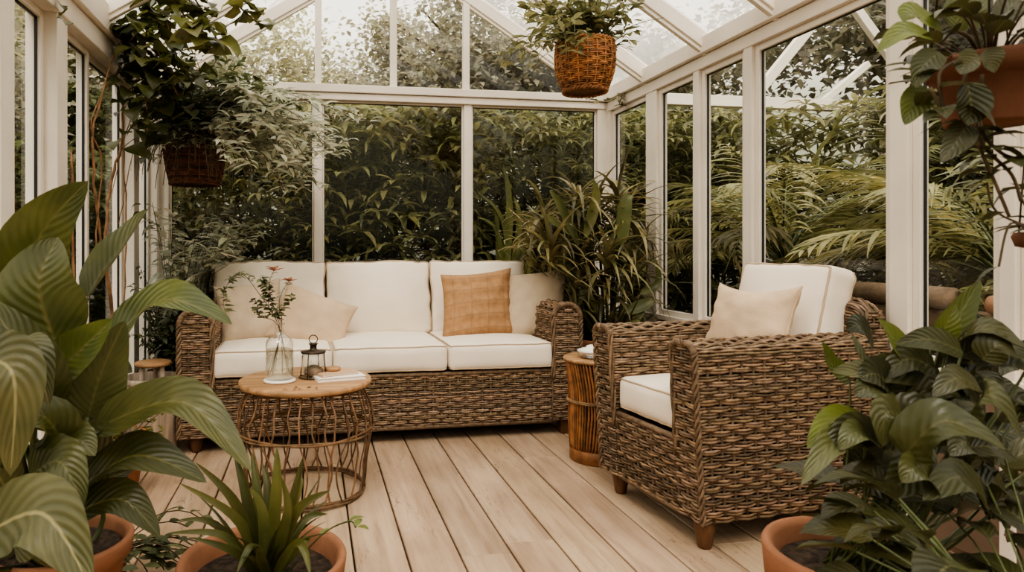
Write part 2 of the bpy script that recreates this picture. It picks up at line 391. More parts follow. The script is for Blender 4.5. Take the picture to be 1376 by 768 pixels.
# ------------------------------------------------------------------ room dimensions
XL, XR, YB = -.96, 2.07, 4.5
XM, ZE, ZR = (XL+XR)/2, 2.10, 3.06
YF = -.9
SL = (ZR-ZE)/(XR-XM)
def roofz(x): return ZR-abs(x-XM)*SL

# floor planks -----------------------------------------------------------------
mb = MB(); pitch = .172; off = .133; rg = random.Random(3)
k0 = math.floor((XL-.1-off)/pitch); k1 = math.ceil((XR+.1-off)/pitch)
for k in range(k0, k1):
    x0 = max(XL-.1, off+k*pitch+.0035); x1 = min(XR+.1, off+(k+1)*pitch-.0035)
    if x1-x0 < .01: continue
    cuts = [YF]; y = YF+rg.uniform(.8, 3)
    while y < YB: cuts.append(y); y += rg.uniform(2.4, 3.6)
    if k in (2, 3): cuts = [YF, 2.13 if k == 2 else 2.2]
    cuts.append(YB+.1)
    for a, b in zip(cuts[:-1], cuts[1:]):
        t = rg.uniform(.62, 1.12); g = .0015
        tn = (t, t*rg.uniform(.96, 1.02), t*rg.uniform(.92, 1.02)); bv = .003
        dz = rg.uniform(-.0012, .0012)
        i = mb.add([(x0,a+g,-.03),(x1,a+g,-.03),(x1,b-g,-.03),(x0,b-g,-.03),(x0,a+g,dz-bv),(x1,a+g,dz-bv),(x1,b-g,dz-bv),(x0,b-g,dz-bv),
                    (x0+bv,a+g+bv,dz),(x1-bv,a+g+bv,dz),(x1-bv,b-g-bv,dz),(x0+bv,b-g-bv,dz)], None, tn)
        for q in ((0,1,5,4),(1,2,6,5),(2,3,7,6),(3,0,4,7),(4,5,9,8),(5,6,10,9),(6,7,11,10),(7,4,8,11),(8,9,10,11)): mb.face(tuple(i+z for z in q))
mb.box((XL-.1, YF, -.08), (XR+.1, YB+.1, -.031), 1)
struct('floor', mb, [M['floor'], M['gasket']], smooth=False)

# outdoor ground
mb = MB(); rows = []
for i in range(41):
    y = -6+i*1.0; rows.append([(x*1.0, y, -.12+.05*noise.noise(V((x*.6, y*.6, 0)))+max(0, (y-9))*.05) for x in range(-18, 23)])
mb.grid(rows, flip=True)
# leave the slab under the house clear
struct('garden_ground', mb, M['ground'])

# ------------------------------------------------------------------ right wall
def window(idx, plane, a0, a1, z0, z1, fw=.035, th=.035, wall='x', inner=1):
    """a glazed frame; plane = x (side walls) or y (back wall)"""
    w = bpy.data.objects.new('window_%d' % idx, None); col.objects.link(w); w['kind'] = 'structure'
    def bx(m, lo_a, hi_a, lo_z, hi_z, d0, d1, mi=0):
        if wall == 'x': m.box((plane+d0, lo_a, lo_z), (plane+d1, hi_a, hi_z), mi)
        else: m.box((lo_a, plane+d0, lo_z), (hi_a, plane+d1, hi_z), mi)
    fm = MB()
    for (p, q, r_, s) in ((a0, a0+fw, z0, z1), (a1-fw, a1, z0, z1), (a0+fw, a1-fw, z0, z0+fw), (a0+fw, a1-fw, z1-fw, z1)): bx(fm, p, q, r_, s, -th/2, th/2)
    mesh_obj('window_frame', fm, M['white'], w, smooth=False, bevel=.004)
    g = MB(); e = .0045
    b0, b1, y0, y1 = a0+fw, a1-fw, z0+fw, z1-fw
    for (p, q, r_, s) in ((b0, b0+e, y0, y1), (b1-e, b1, y0, y1), (b0+e, b1-e, y0, y0+e), (b0+e, b1-e, y1-e, y1)): bx(g, p, q, r_, s, -.005, .005)
    mesh_obj('gasket', g, M['gasket'], w, smooth=False)
    p = MB()
    if wall == 'x': p.add([(plane, b0, y0), (plane, b1, y0), (plane, b1, y1), (plane, b0, y1)])
    else: p.add([(b0, plane, y0), (b1, plane, y0), (b1, plane, y1), (b0, plane, y1)])
    p.face((0, 1, 2, 3)); mesh_obj('glass_pane', p, M['glass'], w, smooth=False)
    return w
WI = [0]
def nextwin(*a, **k): WI[0] += 1; return window(WI[0], *a, **k)

ZH, ZS = 1.965, .60
rp = [(4.44, 4.52), (3.80, 3.93), (3.345, 3.40), (2.90, 2.965), (2.05, 2.13), (1.685, 1.735), (.80, .86), (-.05, .01), (-.9, -.82)]
mb = MB()
for a, b in rp: mb.box((XR, a, 0), (XR+.075, b, ZH+.01))
mb.box((XR-.004, YF, ZS-.03), (XR+.08, YB, ZS))         # sill
mb.box((XR-.005, YF, ZH), (XR+.09, YB+.05, ZH+.065))    # head
mb.box((XR-.035, YF, ZH+.068), (XR+.10, YB+.05, ZE+.02))  # eave beam
wr = struct('wall_right', mb, M['white'], smooth=False, bevel=.004)
mb = MB(); mb.box((XR+.012, YF, 0), (XR+.07, YB, ZS-.03))
for k in range(5): mb.box((XR+.004, YF, .02+k*.11), (XR+.013, YB, .118+k*.11))
mesh_obj('knee_wall', mb, M['knee'], wr, smooth=False, bevel=.003)
for (a, b) in zip(rp[1:], rp[:-1]): nextwin(XR+.035, a[1], b[0], ZS, ZH, fw=.032)

# left wall
ZHL, ZSL = 1.90, .24
lp = [(4.42, 4.54), (3.87, 3.98), (2.75, 2.86), (2.28, 2.38), (1.4, 1.5), (.4, .5), (-.9, -.8)]
mb = MB()
for a, b in lp: mb.box((XL-.115, a, 0), (XL, b, ZHL+.01))
mb.box((XL-.10, YF, 0), (XL-.03, YB, ZSL-.03)); mb.box((XL-.11, YF, ZSL-.03), (XL+.01, YB, ZSL))
mb.box((XL-.11, YF, ZHL), (XL+.012, YB+.05, ZHL+.09)); mb.box((XL-.12, YF, ZHL+.093), (XL+.04, YB+.05, ZE+.02))
struct('wall_left', mb, M['white'], smooth=False, bevel=.004)
for a, b in zip(lp[1:], lp[:-1]):
    if a[1] == 2.86:
        nextwin(XL-.06, a[1], 3.26, ZSL, ZHL, fw=.028); nextwin(XL-.075, 3.235, b[0], ZSL, ZHL, fw=.028)
    else: nextwin(XL-.065, a[1], b[0], ZSL, ZHL, fw=.03)

# back wall: three lights, bar, gable
ZB0, ZB1, ZSB = 1.985, 2.085, .50
mb = MB()
bm_ = [XL-.03, .04, 1.058, XR-.01]
for x in (.04, 1.058): mb.box((x-.028, YB-.005, ZSB), (x+.028, YB+.06, ZB0+.01))
mb.box((XR-.07, YB-.01, 0), (XR+.02, YB+.07, ZB0+.01)); mb.box((XL-.02, YB-.02, 0), (XL+.055, YB+.07, ZB0+.01))
mb.box((XL, YB-.02, ZB0), (XR, YB+.07, ZB0+.045)); mb.box((XL, YB-.035, ZB0+.048), (XR, YB+.08, ZB1))
mb.box((XL, YB, 0), (XR, YB+.06, ZSB-.03)); mb.box((XL, YB-.04, ZSB-.03), (XR, YB+.07, ZSB))
for x in (.04, .545, 1.05): mb.box((x-.022, YB, ZB1-.01), (x+.022, YB+.05, roofz(x)-.02))
struct('wall_back', mb, M['white'], smooth=False, bevel=.004)
nextwin(YB+.03, XL+.055, .012, ZSB, ZB0, fw=.012, wall='y'); nextwin(YB+.03, .068, 1.03, ZSB, ZB0, fw=.012, wall='y'); nextwin(YB+.03, 1.086, XR-.07, ZSB, ZB0, fw=.012, wall='y')
# gable glass, in four lights
xs = [XL+.02, .04, .545, 1.05, XR-.02]
for x0, x1 in zip(xs[:-1], xs[1:]):
    WI[0] += 1; g = MB(); a, b = x0+.02, x1-.02
    g.add([(a, YB+.03, ZB1), (b, YB+.03, ZB1), (b, YB+.03, roofz(b)-.03), (a, YB+.03, roofz(a)-.03)]); g.face((0, 1, 2, 3))
    w = bpy.data.objects.new('window_%d' % WI[0], None); col.objects.link(w); w['kind'] = 'structure'
    mesh_obj('glass_pane', g, M['glass'], w, smooth=False)

# roof
ceil = bpy.data.objects.new('ceiling', None); col.objects.link(ceil); ceil['kind'] = 'structure'
ry = [4.52, 3.93, 3.28, 2.72, 2.09, 1.45, .82, .2, -.45, -.9]
for y in ry:
    for sx in (-1, 1):
        m = MB(); ex = XR+.06 if sx > 0 else XL-.06
        m.bar((XM, y, ZR-.005), (ex, y, roofz(ex)-.005), .05, .085)
        m.bar((XM, y, ZR-.062), (ex, y, roofz(ex)-.062), .028, .03)
        mesh_obj('rafter', m, M['white'], ceil, smooth=False, bevel=.004)
m = MB(); m.box((XM-.04, YF, ZR-.12), (XM+.04, YB+.08, ZR+.05)); mesh_obj('ridge_beam', m, M['white'], ceil, smooth=False, bevel=.005)
for y0, y1 in zip(ry[1:], ry[:-1]):
    for ex in (XR+.06, XL-.06):
        g = MB(); a = V((XM, y0+.025, ZR+.03)); b = V((ex, y0+.025, roofz(ex)+.03)); d = V((0, y1-y0-.05, 0))
        g.add([a, b, b+d, a+d]); g.face((0, 1, 2, 3)); mesh_obj('roof_pane', g, M['roofglass'], ceil, smooth=False)

# reflection of the gable in the right glass, modelled as solid bars outside
pf = thing('gable_reflection', 'white timber pergola frame with diagonal braces outside the right windows', 'pergola', (2.6, 4.72, -.1))
def pf_bar(name, p, q, w, h):
    m = MB(); Y = 4.72; a = at(p[0], p[1], Y=Y)-V((2.6, 4.72, -.1)); b = at(q[0], q[1], Y=Y)-V((2.6, 4.72, -.1)); m.bar(a, b, w, h, up=(0, 1, 0)); part(name, m, M['white'], pf, smooth=False, bevel=.004)
pf_bar('beam', (884, 133), (1330, 150), .085, .06)
pf_bar('brace', (1018, 124), (1112, 8), .075, .05); pf_bar('brace', (1107, 136), (1166, 86), .05, .05); pf_bar('brace', (1138, -4), (1205, 88), .07, .05)
m = MB(); p = at(1183, 150, Y=4.72); m.box((p.x-2.63, -.03, 0), (p.x-2.57, .03, p.z+.1)); part('post', m, M['white'], pf, smooth=False, bevel=.004)
m = MB(); p = at(1332, 150, Y=4.72); m.box((p.x-2.63, -.03, 0), (p.x-2.57, .03, p.z+.1)); part('post', m, M['white'], pf, smooth=False, bevel=.004)

# ------------------------------------------------------------------ wicker weaving
def weave(mb, fn, U, Vv, pitch=.0205, stake=.044, r=.0050, amp=.0060, rg=None, br=1.0, back=True, du=None, nse=5):
    """woven strands along u over stakes along v; fn(u,v) -> point, outward normal"""
    rg = rg or R; rows = max(1, round(Vv/pitch)); ns = max(2, round(U/(stake/3))); ph0 = rg.uniform(0, 6)
    for i in range(rows):
        for sub in (-.24, .24):
            v = (i+.5+sub+rg.uniform(-.04, .04))*Vv/rows; k = rg.uniform(.5, 1.6)*br; tn = (k*rg.uniform(.95, 1.08), k, k*rg.uniform(.88, 1.1)); pts = []
            jit = rg.uniform(0, 50)
            for j in range(ns+1):
                u = U*j/ns; vv = v+.0035*noise.noise(V((u*9, jit, i)))
                p, n = fn(u, min(Vv, max(0, vv)))
                pts.append(V(p)+V(n)*(amp*math.cos(PI*(u/stake)+i*PI)+.001*noise.noise(V((u*30, jit, 3)))))
            mb.tube(pts, r*rg.uniform(.85, 1.12), nse, True, tn)
    nst = int(U/stake)
    nv = max(2, round(Vv/.06))
    for k in range(nst+1):
        u = min(U, k*stake+.0*stake); pts = []
        for j in range(nv+1):
            p, n = fn(u, Vv*j/nv); pts.append(V(p)-V(n)*.002)
        kk = rg.uniform(.5, .8)*br; mb.tube(pts, .006, 5, True, (kk, kk, kk))
    if back:  # added dark sheet so the gaps between strands read as shaded
        nu = max(2, round(U/.08)); rows_ = []
        for j in range(nv+1):
            rr = []
            for i in range(nu+1):
                p, n = fn(U*i/nu, Vv*j/nv); rr.append(V(p)-V(n)*.0115)
            rows_.append(rr)
        mb.grid(rows_, None, (1, 1, 1), False, 1)
def profile(pts):
    """arc-length parametrised 2D polyline -> (point, normal to the left-hand outside), total"""
    ln = [0]
    for a, b in zip(pts[:-1], pts[1:]): ln.append(ln[-1]+math.hypot(b[0]-a[0], b[1]-a[1]))
    def f(s):
        s = min(max(s, 0), ln[-1]-1e-6)
        for i in range(len(pts)-1):
            if s <= ln[i+1]:
                t = (s-ln[i])/max(1e-9, ln[i+1]-ln[i]); a, b = pts[i], pts[i+1]
                p = (a[0]+(b[0]-a[0])*t, a[1]+(b[1]-a[1])*t)
                e = .012
                # smoothed tangent
                return p, i, t
    def g(s):
        p, _, _ = f(s); q, _, _ = f(s+.01); o, _, _ = f(s-.01); dx, dy = q[0]-o[0], q[1]-o[1]; l = math.hypot(dx, dy) or 1
        return p, (-dy/l, dx/l)
    return g, ln[-1]
def braid(mb, pts, r=.009, turns=28, rg=None, br=1.0):
    rg = rg or R; pts = smooth_path(pts, 4); n = len(pts)
    L_ = sum((pts[i+1]-pts[i]).length for i in range(n-1)); m = max(8, int(L_/.006)); 
    def samp(t):
        x = t*(n-1); i = min(n-2, int(x)); return pts[i].lerp(pts[i+1], x-i)
    for s in range(3):
        P = []
        for j in range(m+1):
            t = j/m; c = samp(t); T = (samp(min(1, t+.01))-samp(max(0, t-.01))).normalized(); u = T.orthogonal().normalized()
            ref = V((0, 1, 0)) if abs(T.y) < .9 else V((1, 0, 0)); u = T.cross(ref).normalized(); w_ = T.cross(u)
            a = 2*PI*(t*L_/.055+s/3); P.append(c+(u*math.cos(a)+w_*math.sin(a))*r)
        k = rg.uniform(.7, 1.25)*br; mb.tube(P, r*.8, 5, True, (k, k*.97, k*.93))

def cushion_deform(p, hx, hy, hz, r, crown, bulge, wr, seed):
    x, y, z = p; a, b, c = x/hx, y/hy, z/hz
    q = V((max(-hx+r, min(hx-r, x)), max(-hy+r, min(hy-r, y)), max(-hz+r, min(hz-r, z))))
    d = V(p)-q
    if d.length > 1e-7: q = q+d.normalized()*r
    q.z += (1 if c > 0 else -.4)*crown*(1-a*a)*(1-b*b)*min(1, abs(c)*1.2)
    q.x += bulge*a*(1-b*b)*(1-c*c); q.y += bulge*b*(1-a*a)*(1-c*c)
    e = max(abs(a), abs(b))
    wv = noise.noise(V((x*11+seed, y*11, z*5)))*.6+noise.noise(V((x*26+seed, y*26, z*9)))*.4
    q += V((0, 0, 1))*wr*wv*(.35+.65*e**3)*(1 if c > 0 else -1)
    if e > .9: q += V((a, b, 0))*wr*.7*wv
    return q
def box_cushion(name, parent, size, loc, rx=0, rz=0, ry=0, r=.028, crown=.02, bulge=.006, wr=.004, seed=0, mt='cream', label=None, N_=26):
    hx, hy, hz = size[0]/2, size[1]/2, size[2]/2
    mb = MB(); df = lambda p: cushion_deform(p, hx, hy, hz, r, crown, bulge, wr, seed)
    def warp(i, n): # denser near edges
        t = i/n*2-1; return math.sin(t*PI/2*.96)/math.sin(PI/2*.96)
    nx, ny, nz = N_, N_, 8
    for sg in (-1, 1):
        mb.grid([[df((hx*warp(i, nx), hy*warp(j, ny), sg*hz)) for i in range(nx+1)] for j in range(ny+1)], flip=sg < 0)
        mb.grid([[df((hx*warp(i, nx), sg*hy, hz*warp(k, nz))) for i in range(nx+1)] for k in range(nz+1)], flip=sg > 0)
        mb.grid([[df((sg*hx, hy*warp(j, ny), hz*warp(k, nz))) for j in range(ny+1)] for k in range(nz+1)], flip=sg < 0)
    o = mesh_obj(name, mb, M[mt], parent); o.location = loc; o.rotation_euler = (rx, ry, rz)
    sset(o, label=label)
    pm = MB(); k = r*.30
    for sg in (-1, 1):
        P = []; e = .999
        for i in range(nx): P.append((hx*warp(i, nx), -hy, sg*hz))
        for j in range(ny): P.append((hx, hy*warp(j, ny), sg*hz))
        for i in range(nx): P.append((-hx*warp(i, nx), hy, sg*hz))
        for j in range(ny): P.append((-hx, -hy*warp(j, ny), sg*hz))
        pts = []
        for p in P:
            q = df(p); d = V((q.x/hx if abs(abs(p[0])-hx) < 1e-5 else 0, q.y/hy if abs(abs(p[1])-hy) < 1e-5 else 0, sg*.8)); pts.append(q+d.normalized()*.0015)
        pm.tube(pts, .0042, 6, False, closed=True)
    part('piping', pm, M['piping'], o)
    return o
def pillow(name, size, T, label, loc, rot, mt, seed, group=None, ridges=0, pinch=.10, n=30, sag=0, shear=0):
    """knife-edge throw pillow, local x = width, y = height, z = thickness"""
    w, h = size; mb = MB()
    def P(a, b, sg):
        x = a*w/2*(1-pinch*(1-b*b)**1.0); y = b*h/2*(1-pinch*(1-a*a))
        th = T*(max(0, (1-a*a)*(1-b*b)))**.42
        e = max(abs(a), abs(b)); wr = noise.noise(V((x*14+seed, y*14, sg*3)))*.010+noise.noise(V((x*32+seed, y*32, sg*2)))*.005
        rad = math.sin((math.atan2(b, a))*14+seed)*.004*e**4
        th2 = th+(wr+rad)*min(1, th/.03)
        if ridges: th2 += .005*math.cos(b*ridges*PI)*min(1, th/.02)
        if sag: y += -sag*max(0, b)**2*(1-a*a)  # dented top edge
        return V((x+shear*y, y, sg*th2))
    for sg in (-1, 1):
        ws = [math.sin((i/n*2-1)*PI/2) for i in range(n+1)]
        mb.grid([[P(a, b, sg) for a in ws] for b in ws], [[(a*.5+.5, b*.5+.5) for a in ws] for b in ws], flip=sg < 0)
    o = solo(name, mb, M[mt], label, 'pillow', group); o.matrix_world = rot; o.location = loc
    ws = [math.sin((i/n*2-1)*PI/2) for i in range(n+1)]
    pts = [P(a, -1, 1) for a in ws[:-1]]+[P(1, b, 1) for b in ws[:-1]]+[P(-a, 1, 1) for a in ws[:-1]]+[P(-1, -b, 1) for b in ws[:-1]]
    pm = MB(); pm.tube(pts, .0028, 5, False, closed=True); part('seam_edge', pm, M[mt], o)
    return o
def frame(xd, yd):
    """rotation with local x along xd, local y near yd"""
    x = V(xd).normalized(); y = V(yd); y = (y-x*y.dot(x)).normalized(); z = x.cross(y)
    m = Matrix((x, y, z)).transposed().to_4x4(); return m

def wicker_seat(t, W, D, aw, ah, z0, seat_z, bh, bt, seed, flat=False, flare=0., back_depth=.10, br=1.0):
    """t: the thing's empty; faces local -y; x across; returns nothing"""
    rg = random.Random(seed); m2 = [M['wicker'], M['wicker_dark']]
    # arms -------------------------------------------------
    for sg in (-1, 1):
        mb = MB(); rr = aw*.5 if not flat else aw*.32
        xo, xi = aw/2, -aw/2
        prof = [(xo, z0)]
        prof += [(xo+.0, z0+(ah-rr-z0)*k/6) for k in range(1, 7)]
        cx = xo-rr
        prof += [(cx+rr*math.cos(a), ah-rr+rr*math.sin(a)) for a in [PI/2*k/6 for k in range(1, 7)]]
        cx2 = xi+rr
        prof += [(cx2+rr*math.cos(a), ah-rr+rr*math.sin(a)) for a in [PI/2+PI/2*k/6 for k in range(0, 7)]]
        prof += [(xi, seat_z-.06)]
        g, Ltot = profile(prof)
        xc = sg*(W/2-aw/2)
        def fn(u, v, g=g, sg=sg, xc=xc):
            p, n = g(v); fl = -flare*max(0, (p[1]-z0)/(ah-z0))*(1-u/D)
            return V((xc+sg*p[0], u+fl, p[1])), V((-sg*n[0]*-1 if False else sg*(-n[0])*-1*-1, 0, -n[1]))
        def fn2(u, v, g=g, sg=sg, xc=xc):
            p, n = g(v); fl = -flare*max(0, (p[1]-z0)/(ah-z0))*(1-u/D)
            # profile runs outside -> top -> inside : outward normal is right-hand side
            return V((xc+sg*p[0], u+fl, p[1])), V((sg*(-n[0]), 0, -n[1]))
        weave(mb, fn2, D, Ltot, rg=rg, br=br)
        # front panel of the arm
        def fx(z):
            if z < ah-rr: return aw/2
            q = (z-(ah-rr))/rr; return aw/2-rr+rr*math.sqrt(max(0.0, 1-q*q))
        def ff(u, v, sg=sg, xc=xc):
            z = z0+v; h = fx(min(z, ah-.004)); fl = -flare*(z-z0)/(ah-z0)
            return V((xc-h+2*h*(u/aw), fl, z)), V((0, -1, 0))
        weave(mb, ff, aw, ah-z0-.006, rg=rg, stake=.045, br=br)
        # braided edge around the front of the arm
        e = [(xc+sg*p[0]*1.0, -flare*max(0, (p[1]-z0)/(ah-z0))-.002, p[1]) for p in prof]
        braid(mb, e, .0085 if not flat else .007, rg=rg, br=br)
        part('arm', mb, m2, t)
    # base front -------------------------------------------
    mb = MB(); ww = W-2*aw
    weave(mb, lambda u, v: (V((-ww/2+u, .008-flare*v/(ah-z0), z0+v)), V((0, -1, 0))), ww, seat_z-z0-.01, rg=rg, br=br)
    mb.tube([(-ww/2, .012, z0), (ww/2, .012, z0)], .011, 6, True, (.8, .8, .8)); mb.tube([(-ww/2, .008-flare*.42, seat_z-.012), (ww/2, .008-flare*.42, seat_z-.012)], .011, 6, True, (.9, .9, .9))
    part('base', mb, m2, t)
    mb = MB(); mb.box((-W/2+aw*.6, .03, z0+.02), (W/2-aw*.6, D-.03, seat_z-.012)); part('seat_deck', mb, M['wicker_dark'], t, smooth=False)
    # back -------------------------------------------------
    mb = MB(); rr = bt*.5
    prof = [(0, z0), (0, z0+(bh-rr-z0)*.5), (0, bh-rr)]+[(-rr+rr*math.cos(a), bh-rr+rr*math.sin(a)) for a in [PI*k/9 for k in range(1, 10)]]+[(-bt, (bh-rr+seat_z)/2), (-bt, seat_z-.05)]
    g, Lt = profile(prof)
    wb = W-.02
    def fb(u, v):
        p, n = g(v); x = -wb/2+u
        edge = min(u, wb-u); drop = .05*max(0, 1-edge/.07)**2*max(0, (p[1]-ah+.02)/(bh-ah+.02)) if bh > ah else 0
        return V((x, D+p[0], p[1]-drop)), V((0, -n[0], -n[1]))
    weave(mb, fb, wb, Lt, rg=rg, br=br)
    # closed ends of the back above the arms
    for sg in (-1, 1):
        if bh > ah-.03:
            def fe(u, v, sg=sg):
                return V((sg*(wb/2-.002), D-bt+.01+u*(bt-.02)/bt, ah-.04+v)), V((sg, 0, 0))
            weave(mb, fe, bt, max(.03, bh-ah+.04-bt*.35), rg=rg, stake=.04, br=br)
    part('backrest', mb, m2, t)

# ------------------------------------------------------------------ sofa
sofa = thing('wicker_sofa', 'brown woven wicker three-seat sofa with cream cushions along the back windows', 'sofa', (.395, 3.40, 0), math.radians(1.2))
wicker_seat(sofa, 2.06, .86, .155, .70, .075, .36, .74, .12, 11, br=1.05)
for x, y in ((-.955, .05), (.96, .05), (-.955, .80), (.96, .80)):
    mb = MB(); mb.lathe([(0, 0), (.022, 0), (.025, .01), (.032, .05), (.034, .085), (0, .085)], (x, y, 0), 14) if x < 0 else mb.box((x-.03, y-.03, 0), (x+.03, y+.03, .085))
    part('leg', mb, M['foot'], sofa, smooth=x < 0)
for i, (xa, xb) in enumerate(((-.872, -.295), (-.290, .300), (.305, .872))):
    box_cushion('seat_cushion', sofa, (xb-xa, .66, .135), ((xa+xb)/2, .315, .432), seed=i*7, crown=.018, wr=.004)
for i, (xa, xb) in enumerate(((-.94, -.305), (-.30, .325), (.325, .93))):
    box_cushion('back_cushion', sofa, (xb-xa, .44, .17), ((xa+xb)/2, .665, .69), rx=math.radians(78), seed=40+i*9, crown=.055, r=.026, wr=.017, bulge=-.018)

# pillows on the sofa
pillow('throw_pillow', (.425, .40), .085, 'square tan plaid throw pillow on the right sofa seat', (.94, 3.765, .672), frame((.99, .02, .085), (-.03, .34, .94)), 'plaid', 3, 'throw pillows on the sofa', ridges=5, pinch=.09, shear=.14)
pillow('throw_pillow', (.40, .40), .08, 'oatmeal throw pillow leaning on the right arm of the sofa', (1.275, 3.77, .672), frame((.97, -.10, .11), (.0, .36, .92)), 'oat', 8, 'throw pillows on the sofa', pinch=.09, shear=.27)
pillow('throw_pillow', (.42, .33), .08, 'beige throw pillow leaning on the sofa behind the little glass lantern', (.005, 3.74, .60), frame((.93, -.05, -.34), (.24, .42, .86)), 'beige', 15, 'throw pillows on the sofa', pinch=.10)
pillow('throw_pillow', (.36, .35), .075, 'beige throw pillow in the left corner of the sofa behind the flower vase', (-.335, 3.79, .645), frame((.97, .06, .12), (-.10, .36, .92)), 'oat', 22, 'throw pillows on the sofa', pinch=.10)

# ------------------------------------------------------------------ armchair
chair = thing('wicker_armchair', 'brown woven wicker armchair with cream cushions at right facing the sofa corner', 'armchair', (1.222, 2.31, 0), math.radians(-83))
wicker_seat(chair, .61, .79, .115, .685, .095, .36, .81, .095, 23, flat=True, flare=.035, br=.95)
for x, y in ((-.255, .055), (.262, .04), (-.25, .72), (.25, .72)):
    mb = MB(); mb.lathe([(0, 0), (.02, 0), (.024, .012), (.027, .03), (.034, .07), (.034, .105), (0, .105)], (x, y, 0), 16); part('leg', mb, M['foot'], chair)
box_cushion('seat_cushion', chair, (.375, .62, .125), (0, .305, .43), seed=70, crown=.02)
box_cushion('back_cushion', chair, (.44, .40, .14), (.0, .645, .735), rx=math.radians(76), seed=81, crown=.045, r=.035, wr=.010, bulge=-.004)
pillow('throw_pillow', (.35, .29), .07, 'small beige throw pillow leaning on the armchair cushion', (1.635, 2.30, .725), frame((.30, -.95, .02), (.36, .10, .92)), 'beige', 31, pinch=.10, sag=.02)

# ------------------------------------------------------------------ round twig table
TX, TY = -.025, 2.80
tb = thing('round_coffee_table', 'round wood-topped coffee table on an open bent-twig basket base before the sofa', 'coffee table', (TX, TY, 0))
mb = MB(); prof = [(0, .440), (.255, .440), (.266, .443), (.270, .452), (.268, .463), (.262, .466), (0, .466)]; mb.lathe(prof, n=64); part('tabletop', mb, M['tabletop'], tb)
rg = random.Random(5)
def cage_r(z):
    pts = [(.012, .238), (.10, .247), (.20, .262), (.28, .276), (.34, .272), (.40, .250), (.44, .222)]
    for (a, ra), (b, rb) in zip(pts[:-1], pts[1:]):
        if z <= b: return ra+(rb-ra)*max(0, (z-a)/(b-a))
    return pts[-1][1]
def hoop(z, r, k, seed):
    mb = MB()
    for s in range(k):
        mb.tube([((cage_r(z)+.003*math.sin(5*a+s*2))*math.cos(a), (cage_r(z)+.003*math.sin(5*a+s*2))*math.sin(a), z+.005*math.sin(3*a+s*3)+s*.004) for a in [2*PI*i/60 for i in range(60)]], r, 6, closed=True, tint=rnd_tint(.8, 1.3))
    return mb
for z, r_, k in ((.012, .0055, 3), (.262, .005, 2), (.432, .005, 1)): part('hoop', hoop(z, r_, k, 1), M['twig'], tb)
for i in range(34):
    mb = MB(); a0 = 2*PI*i/34+rg.uniform(-.05, .05); P = []
    sw = rg.choice((-1, 1))*rg.uniform(.06, .17); zz = [.44, .41, .36, .31, .262, .20, .14, .08, .012]
    for q, z in enumerate(zz):
        d = sw*math.sin(max(0, (.262-z))/.25*PI) if z < .262 else .018*math.sin(z*50+i)
        a = a0+d+rg.uniform(-.012, .012); rr = cage_r(z)+rg.uniform(-.004, .004); P.append((rr*math.cos(a), rr*math.sin(a), z))
    mb.tube(smooth_path(P, 3), [.0036*rg.uniform(.85, 1.15)]*25, 5, True, rnd_tint(.65, 1.35, rg=rg)); part('twig', mb, M['twig'], tb)

TZ = .466
# tall glass bottle vase
BX, BY = -.128, 2.735
mb = MB(); mb.lathe([(0, .004), (.052, .004), (.0555, .012), (.0555, .135), (.053, .152), (.040, .168), (.022, .178), (.0185, .19), (.0185, .212), (.023, .218), (.0215, .220), (.0165, .212), (.0165, .19), (.020, .177), (.038, .165), (.0505, .150), (.053, .135), (.053, .014), (.050, .009), (0, .009)], n=40)
vase = thing('glass_bottle_vase', 'clear glass bottle vase half full of water with wildflowers on the table', 'vase', (BX, BY, TZ+.012))
part('bottle', mb, M['clear'], vase)
mb = MB(); mb.lathe([(0, .010), (.0525, .012), (.0525, .118), (0, .118)], n=32); part('water', mb, M['water'], vase)
mb = MB(); mb.lathe([(0, 0), (.058, 0), (.064, .004), (.064, .009), (.060, .012), (0, .012)], n=36)
solo('coaster', mb, M['ceramic'], 'round white coaster under the glass bottle vase', 'coaster', loc=(BX, BY, TZ))
# sprigs in the bottle
def sprig(label, pts, n, Lf, Wf, mt, seed, tip=None, kind='lance', rad=.0016, spread=.9):
    rg = random.Random(seed); P = smooth_path(pts, 5); base = P[0]
    t = thing('flower_sprig', label, 'flower', base, 0, 'wildflower sprigs in the bottle vase')
    Q = [p-base for p in P]; mb = MB(); mb.tube(Q, [rad*(1-.5*i/len(Q)) for i in range(len(Q))], 5); part('stem', mb, M['greystem'], t)
    lf = MB(); 
    for k in range(n):
        f = .42+.56*k/max(1, n-1); p = Q[min(len(Q)-1, int(f*(len(Q)-1)))]
        az = rg.uniform(0, 6.28); aleaf(lf, p, az, rg.uniform(-.2, .9), rg.uniform(-.9, .2), Lf*rg.uniform(.6, 1.2), Wf*rg.uniform(.7, 1.2), kind, 5, 1, .3, 0, 3, rnd_tint(.7, 1.3, rg=rg), rg.uniform(-.6, .6), rg=rg)
    part('foliage', lf, M[mt], t)
    if tip:
        fl = MB()
        for k in range(tip[1]):
            aleaf(fl, Q[-1], 2*PI*k/tip[1]+rg.uniform(-.3, .3), rg.uniform(.1, .9), rg.uniform(-.4, .4), tip[2], tip[2]*.5, 'lance', 5, 1, .3, rg=rg)
        part('blossom', fl, M[tip[0]], t)
bz = TZ+.04; neck = V((BX, BY, TZ+.225))
def vp(px, py, dy=0): return at(px, py, Y=BY+dy)
sprig('arching olive-leaved sprig hanging out to the left of the bottle vase', [(BX+.03, BY, bz), neck+V((-.004, 0, 0)), vp(345, 390), vp(325, 368), vp(308, 378), vp(300, 400), vp(303, 422)], 50, .044, .014, 'dark', 1)
sprig('bushy leafy sprig in the middle of the bottle vase', [(BX-.02, BY+.01, bz), neck, vp(362, 415), vp(360, 390), vp(352, 372)], 70, .038, .020, 'dark', 2, ('olive', 6, .02))
